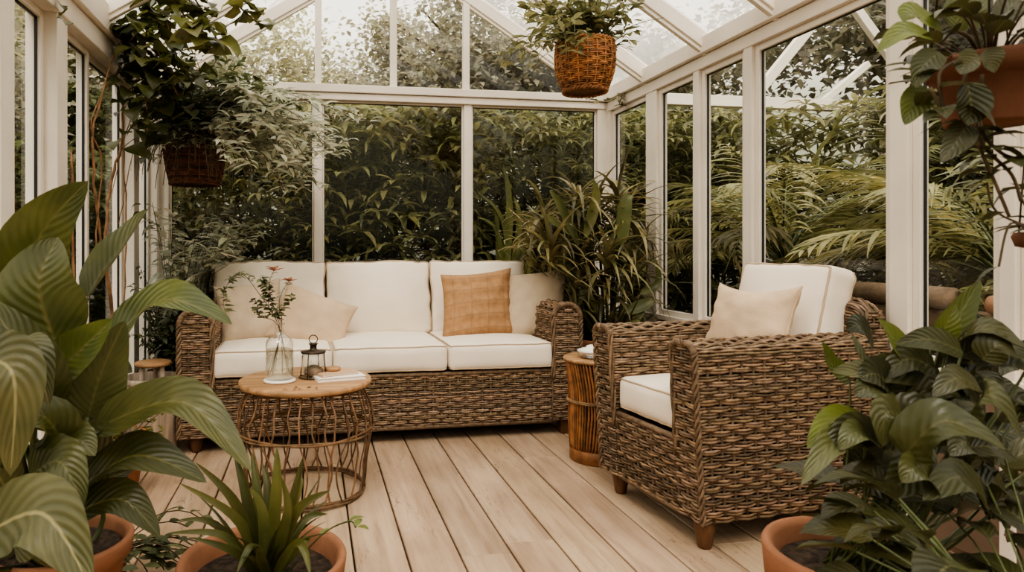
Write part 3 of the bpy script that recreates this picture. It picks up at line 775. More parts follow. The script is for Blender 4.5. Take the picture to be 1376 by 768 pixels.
sprig('tall sprig with a rust orange blossom at its tip in the bottle vase', [(BX+.01, BY-.02, bz), neck+V((.005, 0, 0)), vp(365, 405), vp(362, 380), vp(368, 364)], 20, .025, .011, 'olive', 3, ('rust', 7, .045))
sprig('sprig with a small orange blossom on the right of the bottle vase', [(BX-.03, BY-.01, bz), neck+V((.008, 0, 0)), vp(375, 408), vp(380, 390), vp(388, 378)], 18, .022, .010, 'olive', 4, ('rust', 6, .04))
sprig('low dark-leaved sprig leaning right out of the bottle vase', [(BX-.035, BY+.0, bz), neck+V((.008, .004, 0)), vp(372, 425), vp(385, 408), vp(397, 396)], 34, .038, .020, 'dark', 5)
sprig('thin leafy sprig leaning left in the bottle vase', [(BX+.035, BY-.0, bz), neck+V((-.008, .004, 0)), vp(350, 425), vp(346, 410), vp(342, 402)], 28, .036, .018, 'dark', 6)

# lantern: square glass jar in a wire frame
LX, LY = .005, 2.80
lan = thing('glass_lantern', 'small glass lantern in a dark wire frame with a ring handle on the table', 'lantern', (LX, LY, TZ))
mb = MB(); mb.lathe([(.046, .003), (.048, .006), (.048, .094), (.044, .098), (.0425, .096), (.0455, .092), (.0455, .006), (.044, .003)], n=32); part('glass_jar', mb, M['clear'], lan)
mb = MB()
for k in range(4):
    a = PI/4+k*PI/2+.35; mb.tube([(.058*math.cos(a), .058*math.sin(a), 0.002), (.052*math.cos(a), .052*math.sin(a), .05), (.047*math.cos(a), .047*math.sin(a), .105)], .0025, 6)
for z, r_ in ((.004, .058), (.104, .048)): mb.tube([(r_*math.cos(2*PI*i/32), r_*math.sin(2*PI*i/32), z) for i in range(32)], .0028, 6, closed=True)
part('wire_frame', mb, M['wire'], lan)
mb = MB(); mb.lathe([(0, .104), (.051, .104), (.052, .109), (.020, .112), (.014, .118), (.014, .134), (.019, .138), (.019, .141), (0, .141)], n=28); part('lid', mb, M['wire'], lan)
mb = MB(); mb.tube([(.017*math.cos(a), 0, .158+.017*math.sin(a)) for a in [2*PI*i/24 for i in range(24)]], .0022, 6, closed=True); part('ring_handle', mb, M['wire'], lan)
mb = MB(); rows = []
for i in range(10):
    th = PI*i/9; rows.append([V((.040*math.sin(th)*math.cos(p)*(1+.12*noise.noise(V((math.cos(p)*2, math.sin(p)*2, th*2)))), .040*math.sin(th)*math.sin(p), .025-.024*math.cos(th)*(1+.2*noise.noise(V((p, th, 2)))))) for p in [2*PI*k/20 for k in range(20)]])
mb.grid(rows, close=True); solo('stone', mb, M['stone'], 'mottled brown stone inside the glass lantern', 'stone', loc=(LX, LY, TZ+.003))
# books
def book(label, size, loc, rz, cover):
    t = thing('book', label, 'book', loc, rz, 'books on the coffee table'); w, d, h = size
    mb = MB(); mb.box((-w/2+.002, -d/2+.003, .002), (w/2-.003, d/2-.003, h-.002)); part('pages', mb, M['paper'], t, smooth=False)
    mb = MB(); mb.box((-w/2, -d/2, 0), (w/2, d/2, .0022)); mb.box((-w/2, -d/2, h-.0022), (w/2, d/2, h)); mb.box((-w/2, -d/2, .0022), (-w/2+.002, d/2, h-.0022)); part('cover', mb, M[cover], t, smooth=False)
book('white book lying under the kraft one on the table', (.20, .13, .014), (.105, 2.775, TZ), math.radians(14), 'paper')
book('thin kraft-brown book lying on the white one', (.165, .105, .010), (.095, 2.795, TZ+.0145), math.radians(24), 'kraft')
mb = MB(); mb.lathe([(0, 0), (.030, 0), (.033, .004), (.033, .011), (.030, .014), (0, .014)], (0, 0, 0), 24); solo('wooden_coaster', mb, M['tabletop'], 'small round wooden coaster lying on the kraft book', 'coaster', loc=(.085, 2.812, TZ+.025))
# dried petals
for i in range(7):
    mb = MB(); aleaf(mb, (0, 0, .003), R.uniform(0, 6.28), .1, -.1, R.uniform(.018, .034), .010, 'lance', 5, 1, .3)
    solo('dried_leaf', mb, M['drygrass'], 'curled dried leaf on the front edge of the wooden tabletop', 'dried leaf', 'dried leaves on the tabletop', loc=(-.09+i*.017, 2.585+R.uniform(-.012, .02), TZ+.0005))

# ------------------------------------------------------------------ rattan drum stool
SX, SY = 1.335, 3.0
st = thing('rattan_side_table', 'reddish rattan drum side table between the sofa and the armchair', 'side table', (SX, SY, 0))
mb = MB(); mb.lathe([(0, .466), (.148, .466), (.158, .470), (.160, .478), (.156, .484), (0, .484)], n=48); part('tabletop', mb, M['tabletop'], st)
mb = MB(); mb.lathe([(0, .0), (.122, .0), (.128, .006), (.130, .058), (.124, .064), (0, .064)], n=48); part('base_ring', mb, M['rattan'], st)
rg = random.Random(9); mb = MB(); mb.lathe([(.118, .06), (.122, .25), (.134, .468)], n=32); part('core', mb, M['wicker_dark'], st)
for i in range(58):
    a = 2*PI*i/58; mb = MB(); P = []
    for k in range(9):
        z = .06+.41*k/8; r_ = .1235+.018*(k/8)**1.3+.004*math.sin(k*.9); aa = a+.10*math.sin(k/8*PI*1.2)+rg.uniform(-.012, .012); P.append((r_*math.cos(aa), r_*math.sin(aa), z))
    mb.tube(smooth_path(P, 2), .0058, 5, True, rnd_tint(.55, 1.35, rg=rg)); part('rod', mb, M['rattan'], st)
mb = MB()
for s in range(3): mb.tube([((.139+.003*math.sin(20*a+s*2.1))*math.cos(a), (.139+.003*math.sin(20*a+s*2.1))*math.sin(a), .285+.006*math.cos(20*a+s*2.1)) for a in [2*PI*i/120 for i in range(120)]], .0032, 5, closed=True, tint=(1.5, 1.6, 1.6))
part('binding', mb, M['twig'], st)
# dish and soap
mb = MB(); mb.lathe([(0, .0), (.062, .0), (.074, .006), (.082, .026), (.080, .028), (.071, .010), (.058, .006), (0, .006)], n=40)
solo('glass_dish', mb, M['clear'], 'shallow clear glass dish on the rattan side table', 'dish', loc=(SX-.03, SY-.02, .484))
mb = MB(); mb.lathe([(0, .0), (.060, .0), (.072, .004), (.074, .012), (.050, .020), (.034, .024), (.030, .032), (.018, .036), (0, .037)], n=40)
solo('ceramic_lid', mb, M['ceramic'], 'white ceramic lid resting in the glass dish', 'lid', loc=(SX-.03, SY-.02, .5085))

# ------------------------------------------------------------------ pale wooden tub with handle
PXX, PYY = -.775, 3.43
tub = thing('wooden_tub', 'pale grey wooden tub at the left end of the sofa', 'tub', (PXX, PYY, 0))
mb = MB(); mb.lathe([(0, 0), (.115, 0), (.12, .01), (.132, .36), (.134, .375), (.124, .375), (.118, .30), (0, .30)], n=40); part('body', mb, M['palewood'], tub)
mb = MB()
mb.lathe([(.133, .35), (.1375, .352), (.1385, .372), (.135, .378), (.125, .378), (.124, .37)], n=40); part('rim', mb, M['palewood'], tub)
sto = thing('wooden_hand_stool', 'little round-topped wooden stand on the pale tub', 'stand', (PXX+.01, PYY+.01, .30))
mb = MB(); mb.lathe([(0, .128), (.078, .128), (.086, .133), (.086, .143), (.078, .148), (0, .148)], n=32); part('top', mb, M['tabletop'], sto)
for k in range(3):
    a = 2*PI*k/3-.5; mb = MB(); mb.tube([(.058*math.cos(a), .058*math.sin(a), 0), (.052*math.cos(a), .052*math.sin(a), .13)], [.010, .012], 10); part('leg', mb, M['palewood'], sto)


# ------------------------------------------------------------------ potted plants
def pot_mesh(r, h, rim=.05, n=48):
    mb = MB(); rb = r*.72; t = .014
    mb.lathe([(0, 0), (rb, 0), (rb+.004, .004), (r-.012, h-rim), (r+.004, h-rim+.004), (r+.010, h-.008), (r+.006, h), (r-.004, h), (r-t, h-.012), (r-t-.01, h-.06), (rb-.01, .03), (0, .02)], n=n); return mb
def soil_mesh(r, z, seed=1):
    mb = MB(); rows = []
    for i in range(9):
        rr = r*i/8+.0005; rows.append([V((rr*math.cos(a), rr*math.sin(a), z+.014*noise.noise(V((rr*30*math.cos(a), rr*30*math.sin(a), seed)))*(1 if i < 8 else 0))) for a in [2*PI*k/36 for k in range(36)]])
    mb.grid(rows, close=True); return mb
def potted(name, label, cat, loc, r, h, pot_mat='terra', rim=.05, soil_d=.03, group=None):
    t = thing(name, label, cat, loc, 0, group)
    if r:
        part('pot', pot_mesh(r, h, rim), M[pot_mat], t); part('soil', soil_mesh(r-.024, h-soil_d), M['soil'], t)
    return t

# ---- big broad-leaved plant, front left
LB = V((-.64, 1.86, 0))
bigp = potted('broad_leaf_plant', 'large broad-leaved plant in a terracotta pot at the front left corner', 'potted plant', LB, .165, .25)
def P3(px, py, Y): return at(px, py, Y=Y)-LB
lf = MB(); st = MB(); pl = MB(); rg = random.Random(12)
def bigleaf(pts, Y, W, nrm=(0.2, -.8, .6), fold=.22, wave=.03, m=None, k=.0, tint=None, wk=2.2, dY=None, bend=.06, stem=True):
    """pts = base, middle, tip as directions, Y depth(s); petiole runs down to the pot"""
    Ys = Y if isinstance(Y, (list, tuple)) else (Y, Y, Y)
    q = [P3(p[0], p[1], y) for p, y in zip(pts, Ys)]
    mid = smooth_path(q, 7); leaf(m or lf, mid, nrm, W, 'broad', 4, fold, wave, wk, tint or rnd_tint(.8, 1.25, rg=rg), rg=rg)
    if stem:
        root = V((rg.uniform(-.06, .06), rg.uniform(-.06, .06), .2)); d = (q[0]-q[1]).normalized()
        st.tube(bez(root, q[0]+d*.18+V((0, 0, -.05)), q[0], 8), [.009-.0006*i for i in range(8)], 6, tint=rnd_tint(.9, 1.3, rg=rg))
        leaf_mid = [p+V(nrm).normalized()*.0015 for p in mid]; 
G1, G2, G3 = (1.25, 1.3, 1.1), (1.7, 1.75, 1.3), (.75, .8, .8)
bigleaf([(22, 425), (52, 320), (118, 243)], (1.62, 1.60, 1.55), .155, (.45, -.85, .35), .25, .03, tint=G1)
bigleaf([(78, 470), (52, 385), (78, 318)], (1.55, 1.52, 1.55), .17, (.25, -.9, .35), .12, .03, tint=(1.15, 1.25, 1.1))
bigleaf([(118, 400), (158, 345), (200, 280)], (1.70, 1.70, 1.70), .125, (-.75, -.6, .35), .55, .02, tint=(1.0, 1.1, .9))
bigleaf([(150, 455), (222, 402), (312, 436)], (1.68, 1.64, 1.55), .125, (.15, -.55, .85), .32, .04, tint=(1.25, 1.5, .9))
bigleaf([(128, 575), (246, 540), (338, 634)], (1.55, 1.45, 1.36), .105, (.35, -.75, .62), .42, .04, tint=(1.2, 1.2, 1.2))
bigleaf([(92, 668), (182, 612), (278, 648)], (1.58, 1.50, 1.46), .115, (.05, -.55, .85), .35, .04, tint=G3)
bigleaf([(-25, 720), (58, 690), (122, 790)], (1.32, 1.24, 1.18), .135, (-.1, -.8, .6), .2, .03, m=pl, tint=(.95, 1, .95))
bigleaf([(-30, 480), (18, 505), (14, 640)], (1.34, 1.30, 1.30), .115, (.35, -.85, .35), .3, .03, m=pl, tint=(1, 1, .95))
bigleaf([(70, 505), (108, 470), (152, 428)], (1.56, 1.52, 1.50), .10, (.3, -.8, .5), .4, .03, tint=(1.5, 1.75, 1.1))
bigleaf([(118, 560), (136, 500), (168, 430)], (1.56, 1.55, 1.55), .12, (.4, -.85, .3), .3, .035, tint=(1.0, 1.05, 1.15))
bigleaf([(30, 540), (40, 470), (20, 410)], (1.66, 1.66, 1.7), .13, (.2, -.9, .3), .2, .03, tint=G3)
bigleaf([(60, 560), (34, 480), (-20, 400)], (1.5, 1.45, 1.45), .13, (.3, -.8, .45), .2, .03, tint=(.85, .9, .8))
bigleaf([(30, 455), (48, 480), (66, 545)], (1.4, 1.38, 1.38), .07, (.5, -.8, .3), .3, .03, m=pl, tint=(.8, .85, .85))
bigleaf([(90, 610), (60, 560), (8, 560)], (1.5, 1.42, 1.38), .10, (0, -.7, .7), .25, .03, tint=(1.1, 1.15, .95))
bigleaf([(95, 590), (140, 556), (178, 556)], (1.6, 1.56, 1.56), .11, (.1, -.7, .65), .3, .04, tint=(.9, .95, .9))
bigleaf([(60, 620), (100, 590), (128, 612)], (1.5, 1.46, 1.44), .085, (.1, -.65, .7), .3, .04, tint=(1.15, 1.2, 1.1))
bigleaf([(80, 700), (160, 670), (215, 720)], (1.55, 1.5, 1.48), .09, (.1, -.65, .7), .35, .05, tint=G3)
bigleaf([(40, 640), (80, 620), (112, 680)], (1.42, 1.38, 1.36), .10, (.2, -.75, .6), .3, .03, tint=(.95, 1, .85))
bigleaf([(10, 660), (-10, 610), (40, 585)], (1.42, 1.38, 1.36), .09, (.2, -.85, .4), .3, .03, tint=(.8, .85, .75))
bigleaf([(100, 520), (140, 492), (178, 500)], (1.62, 1.6, 1.58), .09, (.1, -.6, .75), .3, .04, tint=(.8, .85, .8))
for i in range(34):
    x = rg.uniform(-60, 150); y = rg.uniform(480, 760); Y = rg.uniform(1.55, 2.0); a = rg.uniform(-1.2, 1.2); l = rg.uniform(60, 110)
    bigleaf([(x, y), (x+math.sin(a)*l*.5+rg.uniform(-12, 12), y-abs(math.cos(a))*l*.5), (x+math.sin(a)*l*1.1, y-math.cos(a)*l*.75)], (Y, Y-.03, Y-.05), rg.uniform(.08, .13), (rg.uniform(-.4, .4), -.8, rg.uniform(.2, .7)), .25, .03, tint=rnd_tint(.45, .8, rg=rg), stem=i % 2 == 0)
for m_ in (lf, pl, st): keep_in(m_, LB, x0=XL+.02)
part('foliage', lf, M['big'], bigp); part('striped_leaves', pl, M['pale'], bigp, 'pale-veined lower leaves'); part('stems', st, M['stem'], bigp)

# ---- small trailing plant spilling beside that pot
tr = potted('trailing_plant', 'small dark trailing plant spilling onto the floor beside the broad-leaved plant', 'potted plant', (-.60, 2.15, 0), .055, .075, rim=.02, soil_d=.012)
mb = MB(); lf = MB(); rg = random.Random(4)
for i in range(15):
    az = rg.uniform(-1.2, 1.2); p0 = V((.02*math.cos(az), .02*math.sin(az), .065)); Lr = rg.uniform(.16, .36)
    P = arc(p0, az, rg.uniform(.5, 1.2), rg.uniform(-1.3, -.7), Lr, 8); P = [V((p.x, p.y, max(.012, p.z))) for p in P]; mb.tube(P, .002, 5)
    for p in P[2:]:
        aleaf(lf, p, az+rg.uniform(-1.3, 1.3), rg.uniform(-.1, .5), rg.uniform(-.6, .1), rg.uniform(.04, .08), rg.uniform(.018, .03), 'lance', 5, 1, .25, 0, 3, rnd_tint(.6, 1.2, rg=rg), rg.uniform(-.4, .4), rg=rg)
part('stems', mb, M['greystem'], tr); part('foliage', lf, M['dark'], tr)

# ---- yellow green shrublet with dry orange bits
yl = potted('variegated_shrub', 'small yellow-green shrub with orange dry leaves behind the broad-leaved plant', 'potted plant', (-.80, 2.90, 0), .12, .14, rim=.03)
lf = MB(); of = MB(); mb = MB(); rg = random.Random(14)
for i in range(26):
    az = rg.uniform(0, 6.28); P = arc((.03*math.cos(az), .03*math.sin(az), .12), az, rg.uniform(.7, 1.5), rg.uniform(-.1, .7), rg.uniform(.12, .30), 6); mb.tube(P, .002, 5)
    for p in P[1:]:
        for q in range(2): aleaf(lf if rg.random() < .85 else of, p, rg.uniform(0, 6.28), rg.uniform(-.2, .9), rg.uniform(-.7, .2), rg.uniform(.03, .06), rg.uniform(.016, .028), 'lance', 5, 1, .3, 0, 3, rnd_tint(.5, 1.2, rg=rg), rg.uniform(-.5, .5), rg=rg)
for i in range(14): aleaf(of, (rg.uniform(.04, .12), rg.uniform(-.1, .03), .15+rg.uniform(0, .03)), rg.uniform(-1, 1), .3, -.3, .06, .03, 'lance', 5, 1, .3, rg=rg)
for m_ in (lf, of, mb): keep_in(m_, (-.80, 2.90), x0=XL+.02)
part('stems', mb, M['greystem'], yl); part('foliage', lf, M['lime'], yl); part('dry_leaves', of, M['orange'], yl, 'orange dry leaves')

# ---- strap-leaved plant at the bottom
SB = V((-.125, 1.78, 0))
sp = potted('strap_leaf_plant', 'strap-leaved plant in a terracotta pot at the bottom edge by the coffee table', 'potted plant', SB, .205, .205, rim=.055, soil_d=.055)
lf = MB(); rg = random.Random(21)
def S3(px, py, Y): return at(px, py, Y=Y)-SB
for pts, Y0, Y1, W in [
    ([(345, 740), (318, 680), (262, 620)], 1.74, 1.72, .045), ([(350, 745), (320, 700), (240, 648)], 1.70, 1.66, .042), ([(352, 740), (330, 660), (315, 610)], 1.8, 1.82, .044),
    ([(362, 740), (345, 660), (338, 606)], 1.82, 1.86, .042), ([(368, 740), (372, 660), (372, 600)], 1.78, 1.8, .05), ([(372, 742), (392, 680), (408, 612)], 1.74, 1.74, .046),
    ([(378, 745), (398, 690), (444, 658)], 1.70, 1.66, .05), ([(382, 740), (408, 700), (440, 690)], 1.84, 1.9, .035), ([(350, 748), (300, 720), (226, 716)], 1.72, 1.7, .034),
    ([(345, 748), (290, 705), (240, 698)], 1.8, 1.8, .032), ([(358, 745), (352, 690), (336, 655)], 1.68, 1.66, .045), ([(366, 745), (385, 690), (378, 640)], 1.68, 1.66, .04),
    ([(352, 750), (310, 740), (258, 722)], 1.66, 1.62, .034), ([(368, 755), (340, 735), (318, 770)], 1.62, 1.56, .036), ([(376, 752), (402, 730), (418, 775)], 1.62, 1.56, .04),
    ([(380, 750), (412, 725), (402, 742)], 1.7, 1.68, .03), ([(358, 742), (360, 660), (352, 622)], 1.86, 1.9, .04), ([(372, 742), (400, 660), (402, 640)], 1.84, 1.86, .04)]:
    q = [S3(pts[0][0], pts[0][1]-6, (Y0+SB.y)/2), S3(*pts[1], Y0), S3(*pts[2], Y1)]
    q[0] = V((q[0].x*.6, q[0].y*.4, .155)); t = rnd_tint(.75, 1.4, rg=rg)
    leaf(lf, smooth_path(q, 7), (rg.uniform(-.2, .2), -.75, .65), W*.78, 'strap', 2, .5, .02, 1.5, t, rg=rg)
for i in range(26):
    az = rg.uniform(0, 6.28); aleaf(lf, (.03*math.cos(az), .03*math.sin(az), .15), az, rg.uniform(1.0, 1.45), rg.uniform(.1, 1.0), rg.uniform(.14, .28), rg.uniform(.016, .03), 'strap', 8, 2, .5, .02, 1.5, rnd_tint(.5, 1.0, rg=rg), rg=rg)
part('foliage', lf, M['strap'], sp)
mb = MB(); lf = MB(); q = [V((.04, -.05, .15)), S3(430, 720, 1.72), S3(468, 700, 1.7), S3(478, 708, 1.66)]; mb.tube(smooth_path(q, 5), .0022, 5)
for f, az in ((1, .8), (2, .2), (3, -.8), (3, 1.2)): aleaf(lf, q[min(f, 3)], az, .4, -.2, .045, .02, 'lance', 5, 1, .3, tint=(1.6, 1.9, 1.5), rg=rg)
part('runner', mb, M['stem'], sp); part('runner_leaves', lf, M['strap'], sp)

# ---- glossy plant, front right
RB = V((1.075, 1.17, 0))
gp = potted('glossy_leaf_plant', 'glossy-leaved plant in a terracotta pot in front of the armchair', 'potted plant', RB, .168, .40, rim=.075, soil_d=.04)
lf = MB(); lt = MB(); st = MB(); rg = random.Random(33)
def R3(px, py, Y): return at(px, py, Y=Y)-RB
def gl(pts, Y, W, nrm=(-.3, -.7, .6), m=None, tint=None, fold=.25, wave=.03, stem=True, root=None):
    Ys = Y if isinstance(Y, (list, tuple)) else (Y,)*3; q = [R3(p[0], p[1], y) for p, y in zip(pts, Ys)]
    leaf(m or lf, smooth_path(q, 6), nrm, W, 'broad', 3, fold, wave, 2.0, tint or rnd_tint(.7, 1.3, rg=rg), rg=rg)
    if stem:
        r0 = V((rg.uniform(-.07, .09), rg.uniform(-.07, .07), .35)); d = (q[0]-q[1]).normalized()
        st.tube(bez(r0, V((q[0].x*.7, q[0].y*.7, q[0].z*.6))+V((0, 0, .12)), q[0], 9), [.0034-.0002*i for i in range(9)], 5, tint=rnd_tint(.8, 1.5, rg=rg))
LG = (1.0, 1.05, .9)
gl([(1222, 488), (1206, 462), (1180, 428)], (1.12, 1.12, 1.12), .062, (.2, -.9, .35), lt, LG)
gl([(1262, 465), (1288, 425), (1318, 376)], (1.15, 1.13, 1.12), .055, (-.5, -.75, .4), lt, (.75, .8, .7), .4)
gl([(1250, 470), (1270, 440), (1284, 408)], (1.12, 1.1, 1.1), .06, (.1, -.9, .35), lt, (.8, .85, .7))
gl([(1142, 510), (1118, 490), (1104, 458)], (1.2, 1.2, 1.2), .05, (.3, -.9, .3), None, (1.2, 1.5, .9))
gl([(1270, 480), (1320, 442), (1385, 470)], (1.1, 1.04, 1.0), .08, (0, -.5, .85), None, (1.0, 1.0, 1.05))
gl([(1175, 540), (1165, 500), (1142, 444)], (1.15, 1.15, 1.2), .06, (.4, -.85, .3), None, (1.3, 1.3, 1.3))
gl([(1195, 520), (1165, 500), (1118, 500)], (1.12, 1.1, 1.1), .06, (0, -.6, .8), None, (1.3, 1.3, 1.35))
gl([(1162, 560), (1118, 565), (1084, 602)], (1.1, 1.07, 1.05), .052, (-.1, -.65, .75), None, (1.6, 2.0, 1.0))
gl([(1165, 585), (1120, 592), (1076, 652)], (1.08, 1.04, 1.02), .052, (-.2, -.75, .6), None, (1.35, 1.45, 1.3))
gl([(1178, 595), (1150, 580), (1128, 604)], (1.05, 1.02, 1.02), .05, (-.1, -.6, .75), None, (1.2, 1.3, 1.1))
gl([(1215, 612), (1270, 565), (1352, 604)], (.98, .92, .90), .088, (0, -.6, .8), None, (1.0, 1.05, .95), .3, .02)
gl([(1300, 560), (1330, 530), (1375, 590)], (1.0, .96, .95), .08, (.1, -.7, .65), None, (.8, .85, .8))
gl([(1212, 560), (1190, 555), (1186, 600)], (1.02, 1.0, 1.0), .06, (-.2, -.8, .5), None, (1.0, 1.0, .9))
gl([(1240, 590), (1216, 640), (1186, 668)], (1.02, 1.0, 1.0), .065, (-.3, -.8, .45), None, (.8, .85, .8))
gl([(1262, 660), (1232, 628), (1212, 648)], (.98, .95, .95), .06, (-.1, -.7, .7), None, (1.3, 1.3, 1.2))
gl([(1330, 690), (1290, 640), (1240, 672)], (1.0, .96, .95), .07, (-.1, -.7, .7), None, (.75, .8, .75))
gl([(1235, 520), (1225, 490), (1232, 445)], (1.16, 1.16, 1.18), .05, (.2, -.9, .3), None, (1.0, 1.05, .95))
gl([(1285, 530), (1305, 490), (1310, 440)], (1.15, 1.15, 1.15), .07, (-.3, -.85, .35), None, (.75, .8, .8))
gl([(1300, 500), (1332, 512), (1340, 560)], (1.12, 1.08, 1.06), .06, (.2, -.8, .5), None, (.8, .8, .7))
for i in range(80):
    x = rg.uniform(1170, 1400); y = rg.uniform(470, 690); Y = rg.uniform(1.0, 1.32); a = rg.uniform(-1.6, 1.6); l = rg.uniform(40, 85); s = rg.choice((1, 1, -.5))
    gl([(x, y), (x+math.sin(a)*l*.6, y-s*abs(math.cos(a))*l*.5-8), (x+math.sin(a)*l*1.2, y-s*math.cos(a)*l*.6+rg.uniform(0, 25))], (Y, Y-.02, Y-.02), rg.uniform(.045, .075), (rg.uniform(-.5, .3), -.75, rg.uniform(.3, .8)), None, rnd_tint(.45, 1.0, rg=rg), stem=i % 2 == 0)
part('foliage', lf, M['peace'], gp); part('young_leaves', lt, M['peacelight'], gp, 'bright young leaves'); part('stems', st, M['stem'], gp)

# ---- second, lower dark plant in the right corner
DB = V((1.09, .80, 0))
dp = potted('dark_leaf_plant', 'dark low plant in a smaller terracotta pot at the bottom right corner', 'potted plant', DB, .11, .30, rim=.04, soil_d=.03)
lf = MB(); st = MB(); rg = random.Random(44)
for i in range(150):
    az = rg.uniform(0, 6.28); el = rg.uniform(.3, 1.45); Ls = rg.uniform(.08, .42); b0 = V((.04*math.cos(az), .04*math.sin(az), .28))
    P = arc(b0, az, 1.3, el*.6, Ls, 6); st.tube(P, .0018, 5); aleaf(lf, P[-1], az+rg.uniform(-.5, .5), el*.5, -rg.uniform(.2, 1.0), rg.uniform(.09, .15), rg.uniform(.045, .07), 'broad', 8, 2, .25, .03, 2, rnd_tint(.45, .85, rg=rg), rg.uniform(-.4, .4), rg=rg)
part('foliage', lf, M['peace'], dp); part('stems', st, M['stem'], dp)

# ---- hanging terracotta pot top right
def hang_wires(t, r, z0, ztop, n=3, rad=.0016, mt='wire'):
    for k in range(n):
        a = 2*PI*k/n+.4; mb = MB(); mb.tube([(r*math.cos(a), r*math.sin(a), z0), (0, 0, z0+(ztop-z0)*.7), (0, 0, ztop)], rad, 5); part('hanging_wire', mb, M[mt], t)
HP = at(1330, 168, Y=1.02); HB = V((HP.x, HP.y, HP.z))
hp = potted('hanging_pot_plant', 'trailing plant in a terracotta pot hanging at the top right', 'hanging plant', HB, .088, .118, 'terradark', rim=.035, soil_d=.02)
hang_wires(hp, .088, .115, roofz(HB.x)-HB.z-.05)
lf = MB(); st = MB(); rg = random.Random(52)
def H3(px, py, Y): return at(px, py, Y=Y)-HB
def hl(pts, Y, W, nrm=(-.2, -.8, .5), tint=None, fold=.25):
    leaf(lf, smooth_path([H3(p[0], p[1], Y) for p in pts], 6), nrm, W, 'broad', 2, fold, .03, 2, tint or rnd_tint(.6, 1.2, rg=rg), rg=rg)
HG = (2.0, 2.5, 1.3)
hl([(1265, 42), (1225, 18), (1212, 28)], .98, .05, (-.1, -.8, .55), HG); hl([(1252, 52), (1215, 42), (1178, 70)], .96, .042, (-.1, -.75, .6), HG)
hl([(1262, 70), (1240, 90), (1230, 118)], .95, .045, tint=(.8, .9, .7)); hl([(1250, 120), (1228, 140), (1216, 168)], .97, .05, tint=(1.5, 1.9, 1.1)); hl([(1300, 165), (1285, 190), (1264, 218)], .93, .045, tint=(.9, .9, .95))
hl([(1300, 110), (1305, 145), (1300, 168)], .91, .06, tint=(.7, .75, .7)); hl([(1290, 70), (1296, 85), (1290, 100)], .90, .045, tint=(1.1, 1.1, 1.3)); hl([(1325, 66), (1330, 80), (1336, 98)], .90, .05, tint=(1.1, 1.1, 1.3))
hl([(1310, 40), (1308, 15), (1325, -15)], 1.0, .045, tint=(1.2, 1.3, 1)); hl([(1290, 45), (1282, 15), (1290, -10)], 1.0, .045, tint=(1.2, 1.4, 1)); hl([(1345, 30), (1362, 5), (1380, 12)], 1.0, .05, tint=(.8, .8, .8))
vines = [[(1290, 80), (1262, 100), (1268, 150), (1250, 118)], [(1320, 100), (1318, 170), (1345, 205), (1376, 215)], [(1310, 120), (1316, 180), (1330, 205), (1360, 235), (1372, 270)], [(1300, 90), (1290, 150), (1310, 185), (1335, 240), (1356, 290)]]
for v in vines:
    P = smooth_path([H3(x, y, .93) for x, y in v], 6); st.tube(P, .0028, 5)
    for p in P[5::3]:
        aleaf(lf, p, rg.uniform(0, 6.28), rg.uniform(-.3, .5), rg.uniform(-1.3, -.3), rg.uniform(.045, .075), rg.uniform(.028, .042), 'heart', 6, 2, .2, .02, 2, rnd_tint(.5, 1.1, rg=rg), rg=rg)
for i in range(64):
    az = rg.uniform(0, 6.28); P = arc((.03*math.cos(az), .03*math.sin(az), .10), az, rg.uniform(.7, 1.5), rg.uniform(-.9, .6), rg.uniform(.06, .17), 6); st.tube(P, .002, 5)
    aleaf(lf, P[-1], az+rg.uniform(-.6, .6), rg.uniform(-.1, .6), rg.uniform(-1, 0), rg.uniform(.05, .085), rg.uniform(.025, .04), 'broad', 7, 2, .25, .02, 2, rnd_tint(.5, 1.3, rg=rg), rg.uniform(-.5, .5), rg=rg)
part('foliage', lf, M['peace'], hp); part('stems', st, M['greystem'], hp)
# second hanging pot at the right edge
HQ = at(1428, 385, Y=1.02)
hq = potted('hanging_pot_plant', 'terracotta pot hanging lower at the right edge with one leaf trailing', 'hanging plant', HQ, .062, .10, 'terradark', rim=.03, soil_d=.02)
hang_wires(hq, .062, .098, roofz(HQ.x)-HQ.z-.05)
lf = MB(); st = MB()
for pts in ([(1395, 320), (1358, 300), (1342, 358)], [(1400, 310), (1340, 285), (1326, 245)], [(1410, 315), (1380, 280), (1366, 250)]):
    P = smooth_path([at(x, y, Y=.98)-HQ for x, y in pts], 6); st.tube(P, .002, 5); aleaf(lf, P[-1], 2.5, -.5, -1.2, .05, .03, 'heart', 6, 2, .2, tint=(.8, .85, .8), rg=rg)
for i in range(14): aleaf(lf, (0, 0, .09), rg.uniform(0, 6.28), rg.uniform(.5, 1.3), -.4, rg.uniform(.07, .12), .035, 'broad', 7, 2, .25, tint=rnd_tint(.6, 1, rg=rg), rg=rg)
part('foliage', lf, M['peace'], hq); part('stems', st, M['greystem'], hq)

